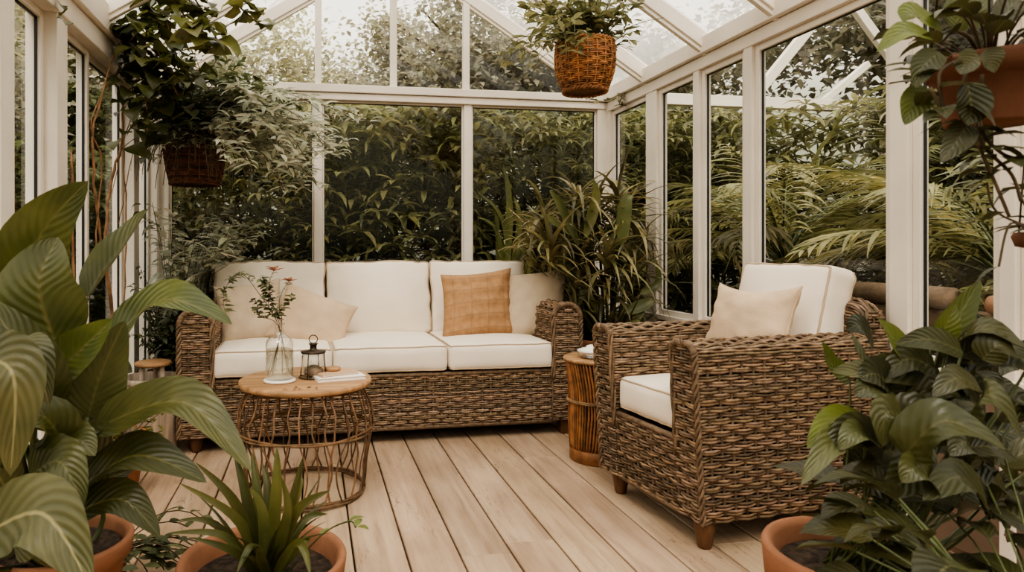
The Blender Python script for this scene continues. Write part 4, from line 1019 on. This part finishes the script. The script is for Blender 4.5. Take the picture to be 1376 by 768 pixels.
# ---- woven basket meshes
def basket(mb, r0, r1, h, belly=.0, rows=16, stakes=22, seed=0, rim=.009):
    rg = random.Random(seed)
    def rad(z): t = z/h; return r0+(r1-r0)*t+belly*math.sin(PI*t)
    for i in range(rows*2):
        z = h*(i+.5)/(rows*2); k = rg.uniform(.5, 1.4); n = stakes*3
        mb.tube([((rad(z)+.004*math.cos(stakes/2*a+(i//2)*PI))*math.cos(a), (rad(z)+.004*math.cos(stakes/2*a+(i//2)*PI))*math.sin(a), z+.001*math.sin(7*a+i)) for a in [2*PI*q/n for q in range(n)]], h/(rows*2)*.55, 5, closed=True, tint=(k, k*rg.uniform(.92, 1.05), k*.95))
    for q in range(stakes):
        a = 2*PI*q/stakes; mb.tube([((rad(h*j/6)+.003)*math.cos(a), (rad(h*j/6)+.003)*math.sin(a), h*j/6) for j in range(7)], .0045, 5, tint=rnd_tint(.7, 1.3, rg=rg))
    for z, s in ((0.004, 0), (h, 1)):
        for b in range(2):
            mb.tube([((rad(z)+.004*math.cos(18*a+b*PI))*math.cos(a), (rad(z)+.004*math.cos(18*a+b*PI))*math.sin(a), z+.005*math.sin(18*a+b*PI)) for a in [2*PI*j/110 for j in range(110)]], rim*.75, 5, closed=True, tint=rnd_tint(.7, 1.2, rg=rg))
    mb.lathe([(0, .006), (r0-.004, .006), (rad(h*.5)-.007, h*.5), (r1-.007, h-.004)], n=24, tint=(.35, .35, .35))
    return mb
def bushy(lf, st, n, base, az_rng, el0, el1, Ls, leafL, leafW, per, seed, tint=(.6, 1.25), kind='lance', minz=None, nstem=7, whorl=1, rad=.0022):
    rg = random.Random(seed)
    for i in range(n):
        az = rg.uniform(*az_rng); b = V(base)+V((rg.uniform(-.5, .5)*.12, rg.uniform(-.5, .5)*.12, 0))
        P = arc(b, az, rg.uniform(*el0), rg.uniform(*el1), rg.uniform(*Ls), nstem); st.tube(P, [rad*(1-.5*j/nstem) for j in range(nstem)], 4, False)
        for j in range(per):
            f = rg.uniform(.25, 1)*(nstem-1); a = int(min(nstem-2, f)); p = P[a].lerp(P[a+1], f-a)
            w0 = rg.uniform(0, 6.28)
            for w in range(whorl):
                aleaf(lf, p, w0+w*6.28/whorl+rg.uniform(-.3, .3), rg.uniform(-.3, .8), rg.uniform(-1.1, .1), leafL*rg.uniform(.6, 1.2), leafW*rg.uniform(.7, 1.2), kind, 4, 1, .3, 0, 3, rnd_tint(*tint, rg=rg), rg.uniform(-.6, .6), rg=rg)

# ---- hanging wicker basket in front of the gable
KB = at(786, 124, Y=2.95)
kb = thing('hanging_basket', 'orange-brown wicker basket of leafy stems hanging under the right roof slope', 'hanging plant', KB)
part('basket', basket(MB(), .095, .128, .225, .020, 14, 20, 3), M['basket'], kb)
part('soil', soil_mesh(.118, .20), M['soil'], kb); hang_wires(kb, .128, .22, roofz(KB.x)-KB.z-.04, 3, .002)
lf = MB(); st = MB()
bushy(lf, st, 70, (0, 0, .2), (0, 6.28), (.7, 1.55), (-.3, 1.1), (.18, .46), .075, .028, 10, 61, (.7, 1.3))
bushy(lf, st, 16, (-.07, -.02, .2), (2.2, 4.6), (.4, 1.0), (-1.5, -.9), (.2, .46), .07, .024, 9, 62, (.6, 1.2))
bushy(lf, st, 6, (.07, -.02, .2), (-.8, .8), (.5, 1.0), (-.6, .2), (.12, .2), .055, .018, 9, 63, (.8, 1.4))
for m_ in (lf, st): m_.v = [(x, y, min(z, roofz(x+KB.x)-KB.z-.1)) for x, y, z in m_.v]
part('foliage', lf, M['bamboo'], kb); part('stems', st, M['stem'], kb)

# ---- vine along the right eave corner
ev = thing('eave_vine', 'thin leafy vine trailing under the back right corner of the eaves', 'vine', (XR-.06, 4.2, ZH))
lf = MB(); st = MB(); rg = random.Random(71)
for pts in ([(850, 112), (830, 128), (808, 136), (790, 130)], [(862, 108), (846, 122), (832, 138), (842, 142)], [(735, 128), (722, 120), (745, 134), (728, 140)]):
    P = smooth_path([at(x, y, Y=4.2 if x > 760 else 3.2)-V((XR-.06, 4.2, ZH)) for x, y in pts], 5)
    if pts[0][0] > 760:
        st.tube(P, .0025, 4)
        for p in P:
            for q in range(2): aleaf(lf, p, rg.uniform(0, 6.28), rg.uniform(-.3, .7), rg.uniform(-1, 0), rg.uniform(.035, .07), rg.uniform(.018, .03), 'lance', 4, 1, .3, 0, 3, rnd_tint(.5, 1.2, rg=rg), rg=rg)
keep_in(lf, (XR-.06, 4.2), x1=XR-.005, y1=YB-.04, m=.03)
part('foliage', lf, M['bamboo'], ev); part('stems', st, M['greystem'], ev)

# ---- palm-like dracaena in the back right corner
DP = V((1.72, 3.72, 0))
dr = potted('dracaena_plant', 'tall narrow-leaved plant in a terracotta pot in the back right corner behind the sofa arm', 'potted plant', DP, .185, .47, rim=.07, soil_d=.04)
lf = MB(); st = MB(); lg = MB(); rg = random.Random(81)
crowns = [(760, 300), (800, 280), (830, 320), (780, 350), (740, 335), (850, 360), (815, 385), (765, 395), (840, 300), (790, 320), (850, 405), (730, 300), (775, 270), (815, 345), (745, 375), (790, 405), (860, 330), (720, 340), (830, 270)]
for i, (px, py) in enumerate(crowns):
    c = at(px, py, Y=rg.uniform(3.55, 3.95))-DP; root = V((c.x*.25, c.y*.25, .42))
    st.tube(bez(root, V((c.x*.5, c.y*.5, c.z*.8)), c, 7), .008, 6)
    for k in range(36):
        az = rg.uniform(0, 6.28); e0 = rg.uniform(.1, 1.4)
        aleaf(lf, c+V((0, 0, rg.uniform(-.12, .04))), az, e0, e0-rg.uniform(.8, 2.2), rg.uniform(.2, .42), rg.uniform(.022, .036), 'strap', 7, 1, .45, 0, 3, rnd_tint(.5, 1.9, rg=rg), rg=rg)
for pts, W in (([(778, 330), (752, 275), (738, 255)], .05), ([(772, 318), (735, 292), (726, 290)], .035), ([(835, 330), (840, 275), (850, 262)], .08), ([(786, 320), (800, 270), (798, 240)], .06), ([(860, 395), (884, 380), (880, 345)], .045), ([(838, 420), (868, 408), (876, 400)], .07), ([(800, 420), (785, 395), (770, 420)], .06), ([(850, 440), (862, 415), (874, 412)], .05)):
    q = [at(x, y, Y=3.55)-DP for x, y in pts]; leaf(lg, smooth_path(q, 6), (-.2, -.85, .4), W, 'broad', 2, .3, .02, 2, rnd_tint(1, 1.7, rg=rg), rg=rg)
for i in range(60):
    az = rg.uniform(0, 6.28); aleaf(lf, (.08*math.cos(az), .08*math.sin(az), .44), az, rg.uniform(.7, 1.5), rg.uniform(-.6, .9), rg.uniform(.2, .45), rg.uniform(.02, .035), 'strap', 7, 1, .45, 0, 3, rnd_tint(.3, .9, rg=rg), rg=rg)
for m_ in (lf, lg, st):
    keep_in(m_, DP, x1=XR-.01, y1=YB-.05)
    for i, (x, y, z) in enumerate(m_.v):        # foliage leans off the sofa arm and its pillows
        lim = 1.50-max(0, min(.5, (z-.78)*1.6))
        if x+DP.x < lim and y+DP.y < 4.35 and z < 1.1: m_.v[i] = (lim-.06*(1-math.exp(-(lim-x-DP.x)/.06))-DP.x, y, z)
part('foliage', lf, M['palmdark'], dr); part('broad_leaves', lg, M['strap'], dr); part('stems', st, M['stem'], dr)

# ---- left: hanging bush in a dark basket, corner shrub, vine
HL = at(262, 248, Y=3.9)
hb = thing('hanging_basket', 'dark brown basket under a bushy grey-green plant hanging in the back left corner', 'hanging plant', HL)
part('basket', basket(MB(), .13, .165, .27, .01, 14, 20, 5), M['darkbasket'], hb); part('soil', soil_mesh(.15, .24), M['soil'], hb)
hang_wires(hb, .165, .265, roofz(HL.x)-HL.z-.03, 3, .002)
lf = MB(); st = MB(); dk = MB()
bushy(dk, st, 120, (0, 0, .26), (0, 6.28), (.4, 1.5), (-.7, .9), (.25, .68), .07, .026, 26, 91, (.7, 1.3))
bushy(lf, st, 90, (.05, -.03, .26), (-1.3, 1.1), (.2, 1.2), (-1.4, -.5), (.4, 1.0), .10, .027, 26, 92, (.7, 1.4))
bushy(lf, st, 16, (-.06, -.05, .26), (2.0, 4.8), (.2, .8), (-1.4, -.8), (.2, .5), .06, .016, 8, 93, (.6, 1.2))
bushy(lf, st, 26, (0, -.09, .27), (3.3, 6.1), (-.2, .7), (-1.5, -1.1), (.12, .36), .07, .021, 9, 95, (.6, 1.2))
rg = random.Random(94)
for i in range(60):  # bare hanging twigs over the basket
    az = rg.uniform(2.8, 6.4); P = arc((.16*math.cos(az), .16*math.sin(az), .27), az, rg.uniform(-.6, .2), rg.uniform(-1.7, -1.3), rg.uniform(.2, .4), 7); st.tube(P, .0022, 4, False)
for m_ in (lf, dk, st): keep_in(m_, HL, x0=XL+.03, y1=YB-.04)
part('foliage', lf, M['olive'], hb); part('upper_foliage', dk, M['dark'], hb); part('stems', st, M['greystem'], hb)

CB = V((-.79, 4.05, 0))
cs = potted('corner_shrub', 'bushy grey-green shrub standing in the back left corner beside the sofa', 'potted plant', CB, .135, .30, rim=.05)
lf = MB(); st = MB(); dk = MB()
bushy(lf, st, 80, (0.02, 0, .29), (-1.6, 1.6), (1.2, 1.55), (.2, 1.3), (.55, 1.10), .11, .028, 26, 101, (.6, 1.4))
bushy(dk, st, 80, (0, -.02, .29), (0, 6.28), (1.0, 1.5), (-.2, 1.1), (.3, .8), .06, .027, 24, 102, (.6, 1.2))
bushy(dk, st, 20, (0, -.05, .28), (3.4, 6.0), (.5, 1.2), (-1.0, -.1), (.2, .4), .05, .02, 10, 103, (.6, 1.1))
def off_sofa(m_, B):
    for i, (x, y, z) in enumerate(m_.v):      # leaves lie against the outside of the sofa, not through it
        lim = -.64+max(0, min(1.5, (z+B.z-.86)*3.0))
        if x+B.x > lim and 3.3 < y+B.y < 4.32: m_.v[i] = (lim+.04*(1-math.exp(-(x+B.x-lim)/.04))-B.x, y, z)
for m_ in (lf, dk, st): keep_in(m_, CB, x0=XL+.02, y1=YB-.05); off_sofa(m_, CB)
part('foliage', lf, M['olive'], cs); part('lower_foliage', dk, M['dark'], cs); part('stems', st, M['greystem'], cs)

VB = V((XL+.05, 3.62, 0))
vn = thing('climbing_vine', 'dark-leaved vine climbing on bare woody stems up the left windows to the roof', 'vine', VB)
st = MB(); lf = MB(); lg = MB(); rg = random.Random(111)
def V3(px, py, Y): return at(px, py, Y=Y)-VB
def W3(px, py): return at(px, py, X=XL+.035)-VB
for pts, r0, Y in [([(158, 470), (148, 400), (140, 330), (150, 240), (163, 190), (168, 130), (200, 90)], .011, 3.6), ([(165, 480), (168, 380), (168, 260), (166, 190), (182, 150)], .006, 3.62), ([(150, 420), (132, 300), (124, 215), (130, 150), (155, 70), (170, 40)], .008, 3.45), ([(152, 440), (140, 350), (128, 330), (136, 220), (122, 160), (160, 90)], .006, 3.5),
                  ([(160, 300), (172, 230), (186, 180), (176, 135)], .004, 3.6), ([(150, 260), (165, 200), (195, 180)], .003, 3.6), ([(100, 420), (98, 330), (96, 200)], .009, 3.3)]:
    q = [W3(x, y) for x, y in pts]; P = smooth_path(q, 5); P = [p+V((rg.uniform(-.006, .006), rg.uniform(-.006, .006), 0)) for p in P]
    if pts[0][1] > 400: P = [V((P[0].x+.02, P[0].y+.01, .0)), P[0]*.6+V((.01, P[0].y*.4, 0))]+P
    st.tube(P, [r0*(1-.45*i/len(P)) for i in range(len(P))], 6, tint=rnd_tint(.8, 1.5, rg=rg))
def vleaf(m, p, s, az, e0, e1, tint): aleaf(m, p, az, e0, e1, s, s*.85, 'heart', 6, 2, .22, .05, 1.5, tint, rg.uniform(-.6, .6), rg=rg)
paths = [[(168, 60), (200, 30), (240, -10)], [(172, 70), (205, 60), (225, 100), (240, 130)], [(185, 40), (215, 10), (232, 60), (246, 95)], [(200, -20), (240, 10), (262, 50), (285, 70)], [(250, -20), (275, 20), (290, 50)], [(290, -30), (318, 5), (345, 30)], [(180, 90), (210, 110), (235, 130)], [(200, 20), (195, 70), (205, 110)], [(190, 100), (198, 150), (192, 190)]]
for i, v in enumerate(paths):
    Y = 3.45 if i not in (3, 4, 5) else 2.9
    P = smooth_path([V3(x, y, Y+rg.uniform(-.1, .1)) for x, y in v], 6); st.tube(P, .004, 5)
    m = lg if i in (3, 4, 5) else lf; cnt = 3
    for p in P:
        for q in range(cnt if m is lf else 2):
            pp = p+V((rg.uniform(-.10, .10), rg.uniform(-.16, .16), rg.uniform(-.10, .10))) if m is lf else p+V((rg.uniform(-.03, .03), rg.uniform(-.05, .05), rg.uniform(-.02, .02)))
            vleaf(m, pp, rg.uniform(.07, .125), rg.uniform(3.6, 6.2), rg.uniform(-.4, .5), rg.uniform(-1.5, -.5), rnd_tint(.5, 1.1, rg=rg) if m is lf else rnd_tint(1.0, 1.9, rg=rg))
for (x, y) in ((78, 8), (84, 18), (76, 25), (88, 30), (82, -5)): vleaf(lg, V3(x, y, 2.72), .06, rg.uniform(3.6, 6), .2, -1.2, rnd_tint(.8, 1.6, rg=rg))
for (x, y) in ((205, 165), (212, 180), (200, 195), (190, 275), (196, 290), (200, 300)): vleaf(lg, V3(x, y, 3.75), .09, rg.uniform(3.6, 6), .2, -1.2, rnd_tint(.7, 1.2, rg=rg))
for m_ in (lf, lg, st):
    keep_in(m_, VB, x0=XL+.015, m=.03); m_.v = [(x, y, min(z, roofz(x+VB.x)-.075)) for x, y, z in m_.v]
part('woody_stems', st, M['vinewood'], vn); part('foliage', lf, M['ivy'], vn); part('outer_leaves', lg, M['strap'], vn, 'light green outer leaves')  # outer leaves use the lighter strap-leaf green


# ------------------------------------------------------------------ garden outside
def hedge_mesh(n, w, d, h, seed, leafL=.15, leafW=.032, whorl=6, tint=(.5, 1.35), ns=4, up=.0):
    rg = random.Random(seed); lf = MB()
    for i in range(n):
        z = h*rg.random()**.85
        y = -d/2+d*rg.random()**1.5; bulge = .18*noise.noise(V((i*.37, z*2, seed))); x = rg.uniform(-w/2, w/2)
        c = V((x, y+bulge, z)); az0 = rg.uniform(0, 6.28); k = (.55+.6*(z/h))*(1-.45*(y+d/2)/d)  # k darkens low and inner leaves: hedge shade painted into the tint
        for q in range(whorl):
            az = az0+q*6.28/whorl+rg.uniform(-.35, .35); e0 = rg.uniform(-.2, .7)+up
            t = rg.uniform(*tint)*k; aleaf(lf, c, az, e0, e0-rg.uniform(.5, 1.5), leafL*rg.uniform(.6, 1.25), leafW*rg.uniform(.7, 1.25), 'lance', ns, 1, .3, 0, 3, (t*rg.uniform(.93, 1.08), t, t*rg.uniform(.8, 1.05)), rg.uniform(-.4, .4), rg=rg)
    return lf
def canes(n, w, d, h, seed):
    rg = random.Random(seed); mb = MB()
    for i in range(n):
        x, y = rg.uniform(-w/2, w/2), rg.uniform(-d*.1, d/2); mb.tube([(x, y, 0), (x+rg.uniform(-.1, .1), y, h*.5), (x+rg.uniform(-.25, .25), y+rg.uniform(-.1, .1), h*rg.uniform(.75, .95))], [.012, .010, .005], 5, tint=rnd_tint(.6, 1.3, rg=rg))
    return mb
def hedge(name, label, loc, n, w, d, h, seed, mt, cat='shrub', rz=0, src=None, group=None, **k):
    t = thing(name, label, cat, loc, rz, group)
    if src:
        for o in src.children: c = o.copy(); col.objects.link(c); c.parent = t
    else:
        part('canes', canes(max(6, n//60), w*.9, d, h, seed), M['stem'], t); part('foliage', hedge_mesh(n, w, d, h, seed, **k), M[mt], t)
    return t
GZ = -.1
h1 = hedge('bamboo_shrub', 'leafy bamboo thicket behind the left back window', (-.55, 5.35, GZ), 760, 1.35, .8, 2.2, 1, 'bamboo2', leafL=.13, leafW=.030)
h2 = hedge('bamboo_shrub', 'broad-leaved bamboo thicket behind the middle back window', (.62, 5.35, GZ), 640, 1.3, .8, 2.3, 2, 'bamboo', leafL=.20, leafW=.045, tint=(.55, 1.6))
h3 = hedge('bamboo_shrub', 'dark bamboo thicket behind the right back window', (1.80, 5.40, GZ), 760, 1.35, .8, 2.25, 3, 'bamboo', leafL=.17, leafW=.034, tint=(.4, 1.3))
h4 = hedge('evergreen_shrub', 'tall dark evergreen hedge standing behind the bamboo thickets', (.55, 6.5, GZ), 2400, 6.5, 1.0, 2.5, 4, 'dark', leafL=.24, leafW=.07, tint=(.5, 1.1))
# trees
def crown(n, r, c, seed, L0=.10, W0=.05, tint=(.6, 1.4), squash=.8, clumps=26):
    rg = random.Random(seed); lf = MB(); cl = []
    for i in range(clumps):
        u = V((rg.gauss(0, 1), rg.gauss(0, 1), rg.gauss(0, 1))).normalized()*r*rg.random()**.45; u.z *= squash; cl.append((u, rg.uniform(.28, .5)*r*.75))
    for i in range(n):
        u, cr = cl[i % clumps]; v = V((rg.gauss(0, .5), rg.gauss(0, .5), rg.gauss(0, .42)))*cr; p = V(c)+u+v; az = rg.uniform(0, 6.28); e0 = rg.uniform(-.6, .8)
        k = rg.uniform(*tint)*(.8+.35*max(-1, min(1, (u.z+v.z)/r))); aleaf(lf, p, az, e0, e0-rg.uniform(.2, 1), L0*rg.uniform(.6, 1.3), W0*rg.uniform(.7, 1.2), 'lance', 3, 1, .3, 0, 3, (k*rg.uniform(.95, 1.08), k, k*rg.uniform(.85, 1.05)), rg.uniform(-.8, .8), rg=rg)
    return lf
def tree(name, label, loc, h, r, n, seed, mt, src=None, rz=0, sc_=1, group=None, **k):
    t = thing(name, label, 'tree', loc, rz, group); t.scale = (sc_,)*3
    if src:
        for o in src.children: c = o.copy(); col.objects.link(c); c.parent = t
        return t
    rg = random.Random(seed); tk = MB(); tk.tube(smooth_path([(0, 0, 0), (.08, .05, h*.3), (-.05, 0, h*.65), (.05, .02, h)], 4), [.11-.006*i for i in range(13)], 7)
    for i in range(14):
        z = h*rg.uniform(.35, .95); az = rg.uniform(0, 6.28); tk.tube(arc((0, 0, z), az, rg.uniform(.3, .9), rg.uniform(.0, .9), r*rg.uniform(.5, 1.0), 6), [.04, .033, .026, .02, .014, .008], 5)
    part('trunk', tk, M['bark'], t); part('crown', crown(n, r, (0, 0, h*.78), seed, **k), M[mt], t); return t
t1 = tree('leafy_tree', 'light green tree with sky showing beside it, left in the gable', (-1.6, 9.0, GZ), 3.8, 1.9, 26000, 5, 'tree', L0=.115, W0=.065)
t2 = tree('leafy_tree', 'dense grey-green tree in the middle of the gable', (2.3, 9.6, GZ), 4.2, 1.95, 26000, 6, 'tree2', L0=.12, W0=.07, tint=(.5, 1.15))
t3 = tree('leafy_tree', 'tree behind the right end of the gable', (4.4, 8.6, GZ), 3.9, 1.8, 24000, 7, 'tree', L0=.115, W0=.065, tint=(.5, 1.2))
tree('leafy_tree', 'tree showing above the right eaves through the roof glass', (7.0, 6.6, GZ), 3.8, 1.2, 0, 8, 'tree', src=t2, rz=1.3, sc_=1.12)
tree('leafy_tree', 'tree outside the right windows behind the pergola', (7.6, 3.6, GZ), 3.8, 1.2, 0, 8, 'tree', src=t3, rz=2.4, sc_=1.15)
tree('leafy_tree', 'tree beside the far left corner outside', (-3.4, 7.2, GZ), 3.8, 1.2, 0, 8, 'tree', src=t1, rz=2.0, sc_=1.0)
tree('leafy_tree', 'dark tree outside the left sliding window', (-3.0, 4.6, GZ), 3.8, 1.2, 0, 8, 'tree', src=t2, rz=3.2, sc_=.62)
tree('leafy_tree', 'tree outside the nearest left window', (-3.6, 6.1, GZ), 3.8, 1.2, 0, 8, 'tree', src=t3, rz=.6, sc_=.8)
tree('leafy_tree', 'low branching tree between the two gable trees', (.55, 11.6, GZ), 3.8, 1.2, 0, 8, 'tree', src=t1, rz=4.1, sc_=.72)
# bushes below the trees
b1 = hedge('garden_bush', 'bush outside the left corner window', (-1.75, 5.0, GZ), 520, 1.2, .9, 1.75, 21, 'dark', leafL=.12, leafW=.035, tint=(.6, 1.5))
hedge('garden_bush', 'dark bush outside the left sliding window', (-1.85, 3.9, GZ), 0, 1, 1, 1, 0, 'dark', rz=1.4, src=b1)
hedge('garden_bush', 'dark bush outside the nearest left window', (-2.0, 5.9, GZ), 0, 1, 1, 1, 0, 'dark', rz=.9, src=b1)
h5 = hedge('garden_bush', 'dense green hedge bush behind the palms outside the right windows', (4.2, 4.4, GZ), 1300, 3.6, 1.0, 2.2, 23, 'bamboo', rz=-1.0, leafL=.18, leafW=.045, tint=(.4, 1.2))
hedge('garden_bush', 'leafy bush outside the second right window from the back', (3.0, 5.5, GZ), 0, 1, 1, 1, 0, 'bamboo', rz=-.2, src=h3)
hedge('garden_bush', 'dark hedge bush outside the wide right window', (4.4, 2.6, GZ), 0, 1, 1, 1, 0, 'bamboo', rz=-1.5, src=h5)
# palms
def palm(label, loc, n, Lf, seed, mt='palm', tint=(.6, 1.4), stemh=.5, src=None, rz=0, sc_=1):
    t = thing('palm_plant', label, 'palm', loc, rz); t.scale = (sc_,)*3
    if src:
        for o in src.children: c = o.copy(); col.objects.link(c); c.parent = t
        return t
    rg = random.Random(seed); lf = MB(); st = MB(); st.tube([(0, 0, 0), (0, 0, stemh)], [.07, .05], 8)
    for i in range(n):
        az = 6.28*i/n*2.4+rg.uniform(-.3, .3); e0 = rg.uniform(.4, 1.45); P = arc((0, 0, stemh), az, e0, e0-rg.uniform(.9, 1.7), Lf*rg.uniform(.7, 1.1), 14); st.tube(P, [.008-.0005*j for j in range(14)], 5)
        tn = rnd_tint(*tint, rg=rg)
        for j in range(3, 14):
            T = (P[j]-P[j-1]).normalized(); el = math.asin(max(-1, min(1, T.z))); f = (j-2)/11; Ll = .40*math.sin(PI*(.18+.75*f))
            for half in (0, .5):
                p = P[j-1].lerp(P[j], half)
                for s in (-1, 1): aleaf(lf, p, az+s*rg.uniform(.4, .65), el*.5+.1, el*.3-rg.uniform(.4, .9), Ll*rg.uniform(.85, 1.1), .024, 'lance', 5, 1, .4, 0, 3, tn, s*.3, rg=rg)
    if seed in (31, 33): keep_in(lf, loc, x0=2.22)
    part('trunk', st, M['stem'], t); part('fronds', lf, M[mt], t); return t
p1 = palm('large palm outside the wide right window under the pergola beam', (3.05, 3.95, GZ), 26, 1.25, 31, stemh=1.0, tint=(.35, 1.25))
palm('bright palm outside the right window behind the hanging pot', (3.15, 2.6, GZ), 0, 0, 0, src=p1, rz=1.1, sc_=.95)
palm('palm outside the narrow right window nearest the corner', (3.4, 5.45, GZ), 0, 0, 0, src=p1, rz=2.2, sc_=.9)
palm('dark palm low outside between the right windows', (2.75, 3.25, GZ), 20, .9, 33, 'palmdark', (.6, 1.4), .5)
hedge('garden_bush', 'low dark fern bush outside below the wide right window', (2.7, 3.0, GZ), 260, .9, .5, .85, 41, 'dark', rz=-1.4, leafL=.10, leafW=.02)
hedge('garden_bush', 'low green bush outside below the bright palm', (2.75, 2.1, GZ), 240, .9, .5, .95, 42, 'bamboo', rz=-1.4, leafL=.12, leafW=.03)
# lily with upright light leaves behind the right end of the sofa
ly = thing('lily_plant', 'upright light green strap-leaved plant just outside the right back window', 'plant', (1.32, 4.78, GZ)); lf = MB(); rg = random.Random(51)
LY = V((1.32, 4.78, GZ))
for pts, W in [([(690, 420), (684, 300), (676, 220)], .075), ([(695, 420), (680, 320), (640, 255)], .06), ([(692, 420), (672, 330), (640, 290)], .055), ([(700, 420), (705, 320), (730, 270)], .06), ([(698, 420), (696, 320), (690, 262)], .07), ([(705, 420), (720, 330), (752, 300)], .05), ([(690, 420), (660, 360), (640, 340)], .05), ([(694, 420), (668, 300), (650, 276)], .04), ([(700, 420), (712, 340), (716, 280)], .06)]:
    q = [at(x, y, Y=4.78)-LY for x, y in pts]; q[0] = V((rg.uniform(-.04, .04), rg.uniform(-.03, .03), 0)); leaf(lf, smooth_path(q, 8), (rg.uniform(-.2, .2), -.85, .45), W, 'strap', 2, .4, .02, 1.5, rnd_tint(.9, 1.6, rg=rg), rg=rg)
part('foliage', lf, M['strap'], ly)
# dry brown frond by the mullion
df = thing('dry_fern', 'dry reddish-brown fern low outside the left back window', 'plant', (-.02, 4.95, GZ)); lf = MB()
for i in range(40): aleaf(lf, (R.uniform(-.1, .1), R.uniform(-.05, .05), .8+R.uniform(0, .08)), R.uniform(0, 6.28), R.uniform(.3, 1.3), R.uniform(-.5, .5), R.uniform(.08, .18), .012, 'lance', 4, 1, .3)
st = MB(); st.tube([(0, 0, 0), (0, 0, .85)], .02, 6); part('stem', st, M['bark'], df); part('foliage', lf, M['drygrass'], df)
# logs
def log(label, a, b, r, mt, name='log'):
    a = V(a); b = V(b); c = (a+b)/2; mb = MB(); n = 14; P = [a.lerp(b, i/(n-1))-c for i in range(n)]; mb.tube(P, [r*(1+.08*noise.noise(V((i*.7, r*30, 1)))) for i in range(n)], 16); return solo(name, mb, M[mt], label, 'log', loc=c)
def stand(name, label, x, y, z, w, d):
    mb = MB(); mb.box((-w/2, -d/2, 0), (w/2, d/2, z)); return solo(name, mb, M['log'], label, 'planter', loc=(x, y, GZ), smooth=False, bevel=.01)
log('weathered log lying outside the back windows behind the sofa', (.05, 4.78, .86), (.62, 4.80, .855), .04, 'log')
log('thick weathered log outside the wide right window', (2.42, 3.45, .805), (2.42, 2.2, .805), .045, 'log')
log('pinkish clay pipe outside the right window behind the glossy plant', (2.42, 2.05, .795), (2.42, 1.66, .795), .035, 'claylog', 'clay_pipe')
stand('raised_bed', 'low timber raised bed outside behind the sofa carrying the log', .33, 4.86, .92, 1.2, .10)
stand('raised_bed', 'timber raised bed outside the right wall carrying a log', 2.46, 2.6, .86, .10, 2.0)


# ------------------------------------------------------------------ light
w = bpy.data.worlds.new('overcast'); sc.world = w; w.use_nodes = True; nt = w.node_tree; nt.nodes.clear()
wo = nt.nodes.new('ShaderNodeOutputWorld'); bg = nt.nodes.new('ShaderNodeBackground')
tc = N(nt, 'TexCoord'); sx = N(nt, 'SeparateXYZ'); L(nt, tc, 'Generated', sx, 0)
r = ramp(nt, [(0.0, (.05, .05, .035)), (.03, (.16, .15, .10)), (.18, (.32, .305, .22)), (.30, (1.0, .93, .805)), (1.0, (1.0, .955, .88))])
L(nt, sx, 2, r, 0); L(nt, r, 0, bg, 0); bg.inputs[1].default_value = 1.5
L(nt, bg, 0, wo, 0)
sd = bpy.data.lights.new('sun', 'SUN'); sd.energy = 2.0; sd.angle = math.radians(25); sd.color = (1, .93, .82)
so = bpy.data.objects.new('sun', sd); col.objects.link(so); so.rotation_euler = (math.radians(38), math.radians(-12), 0)
sc.view_settings.view_transform = 'AgX'; sc.view_settings.look = 'AgX - Medium High Contrast'; sc.view_settings.exposure = .7
sc.cycles.use_denoising = True
sc.cycles.max_bounces = 8; sc.cycles.transparent_max_bounces = 24; sc.cycles.sample_clamp_indirect = 6
sc.cycles.caustics_reflective = False; sc.cycles.caustics_refractive = False
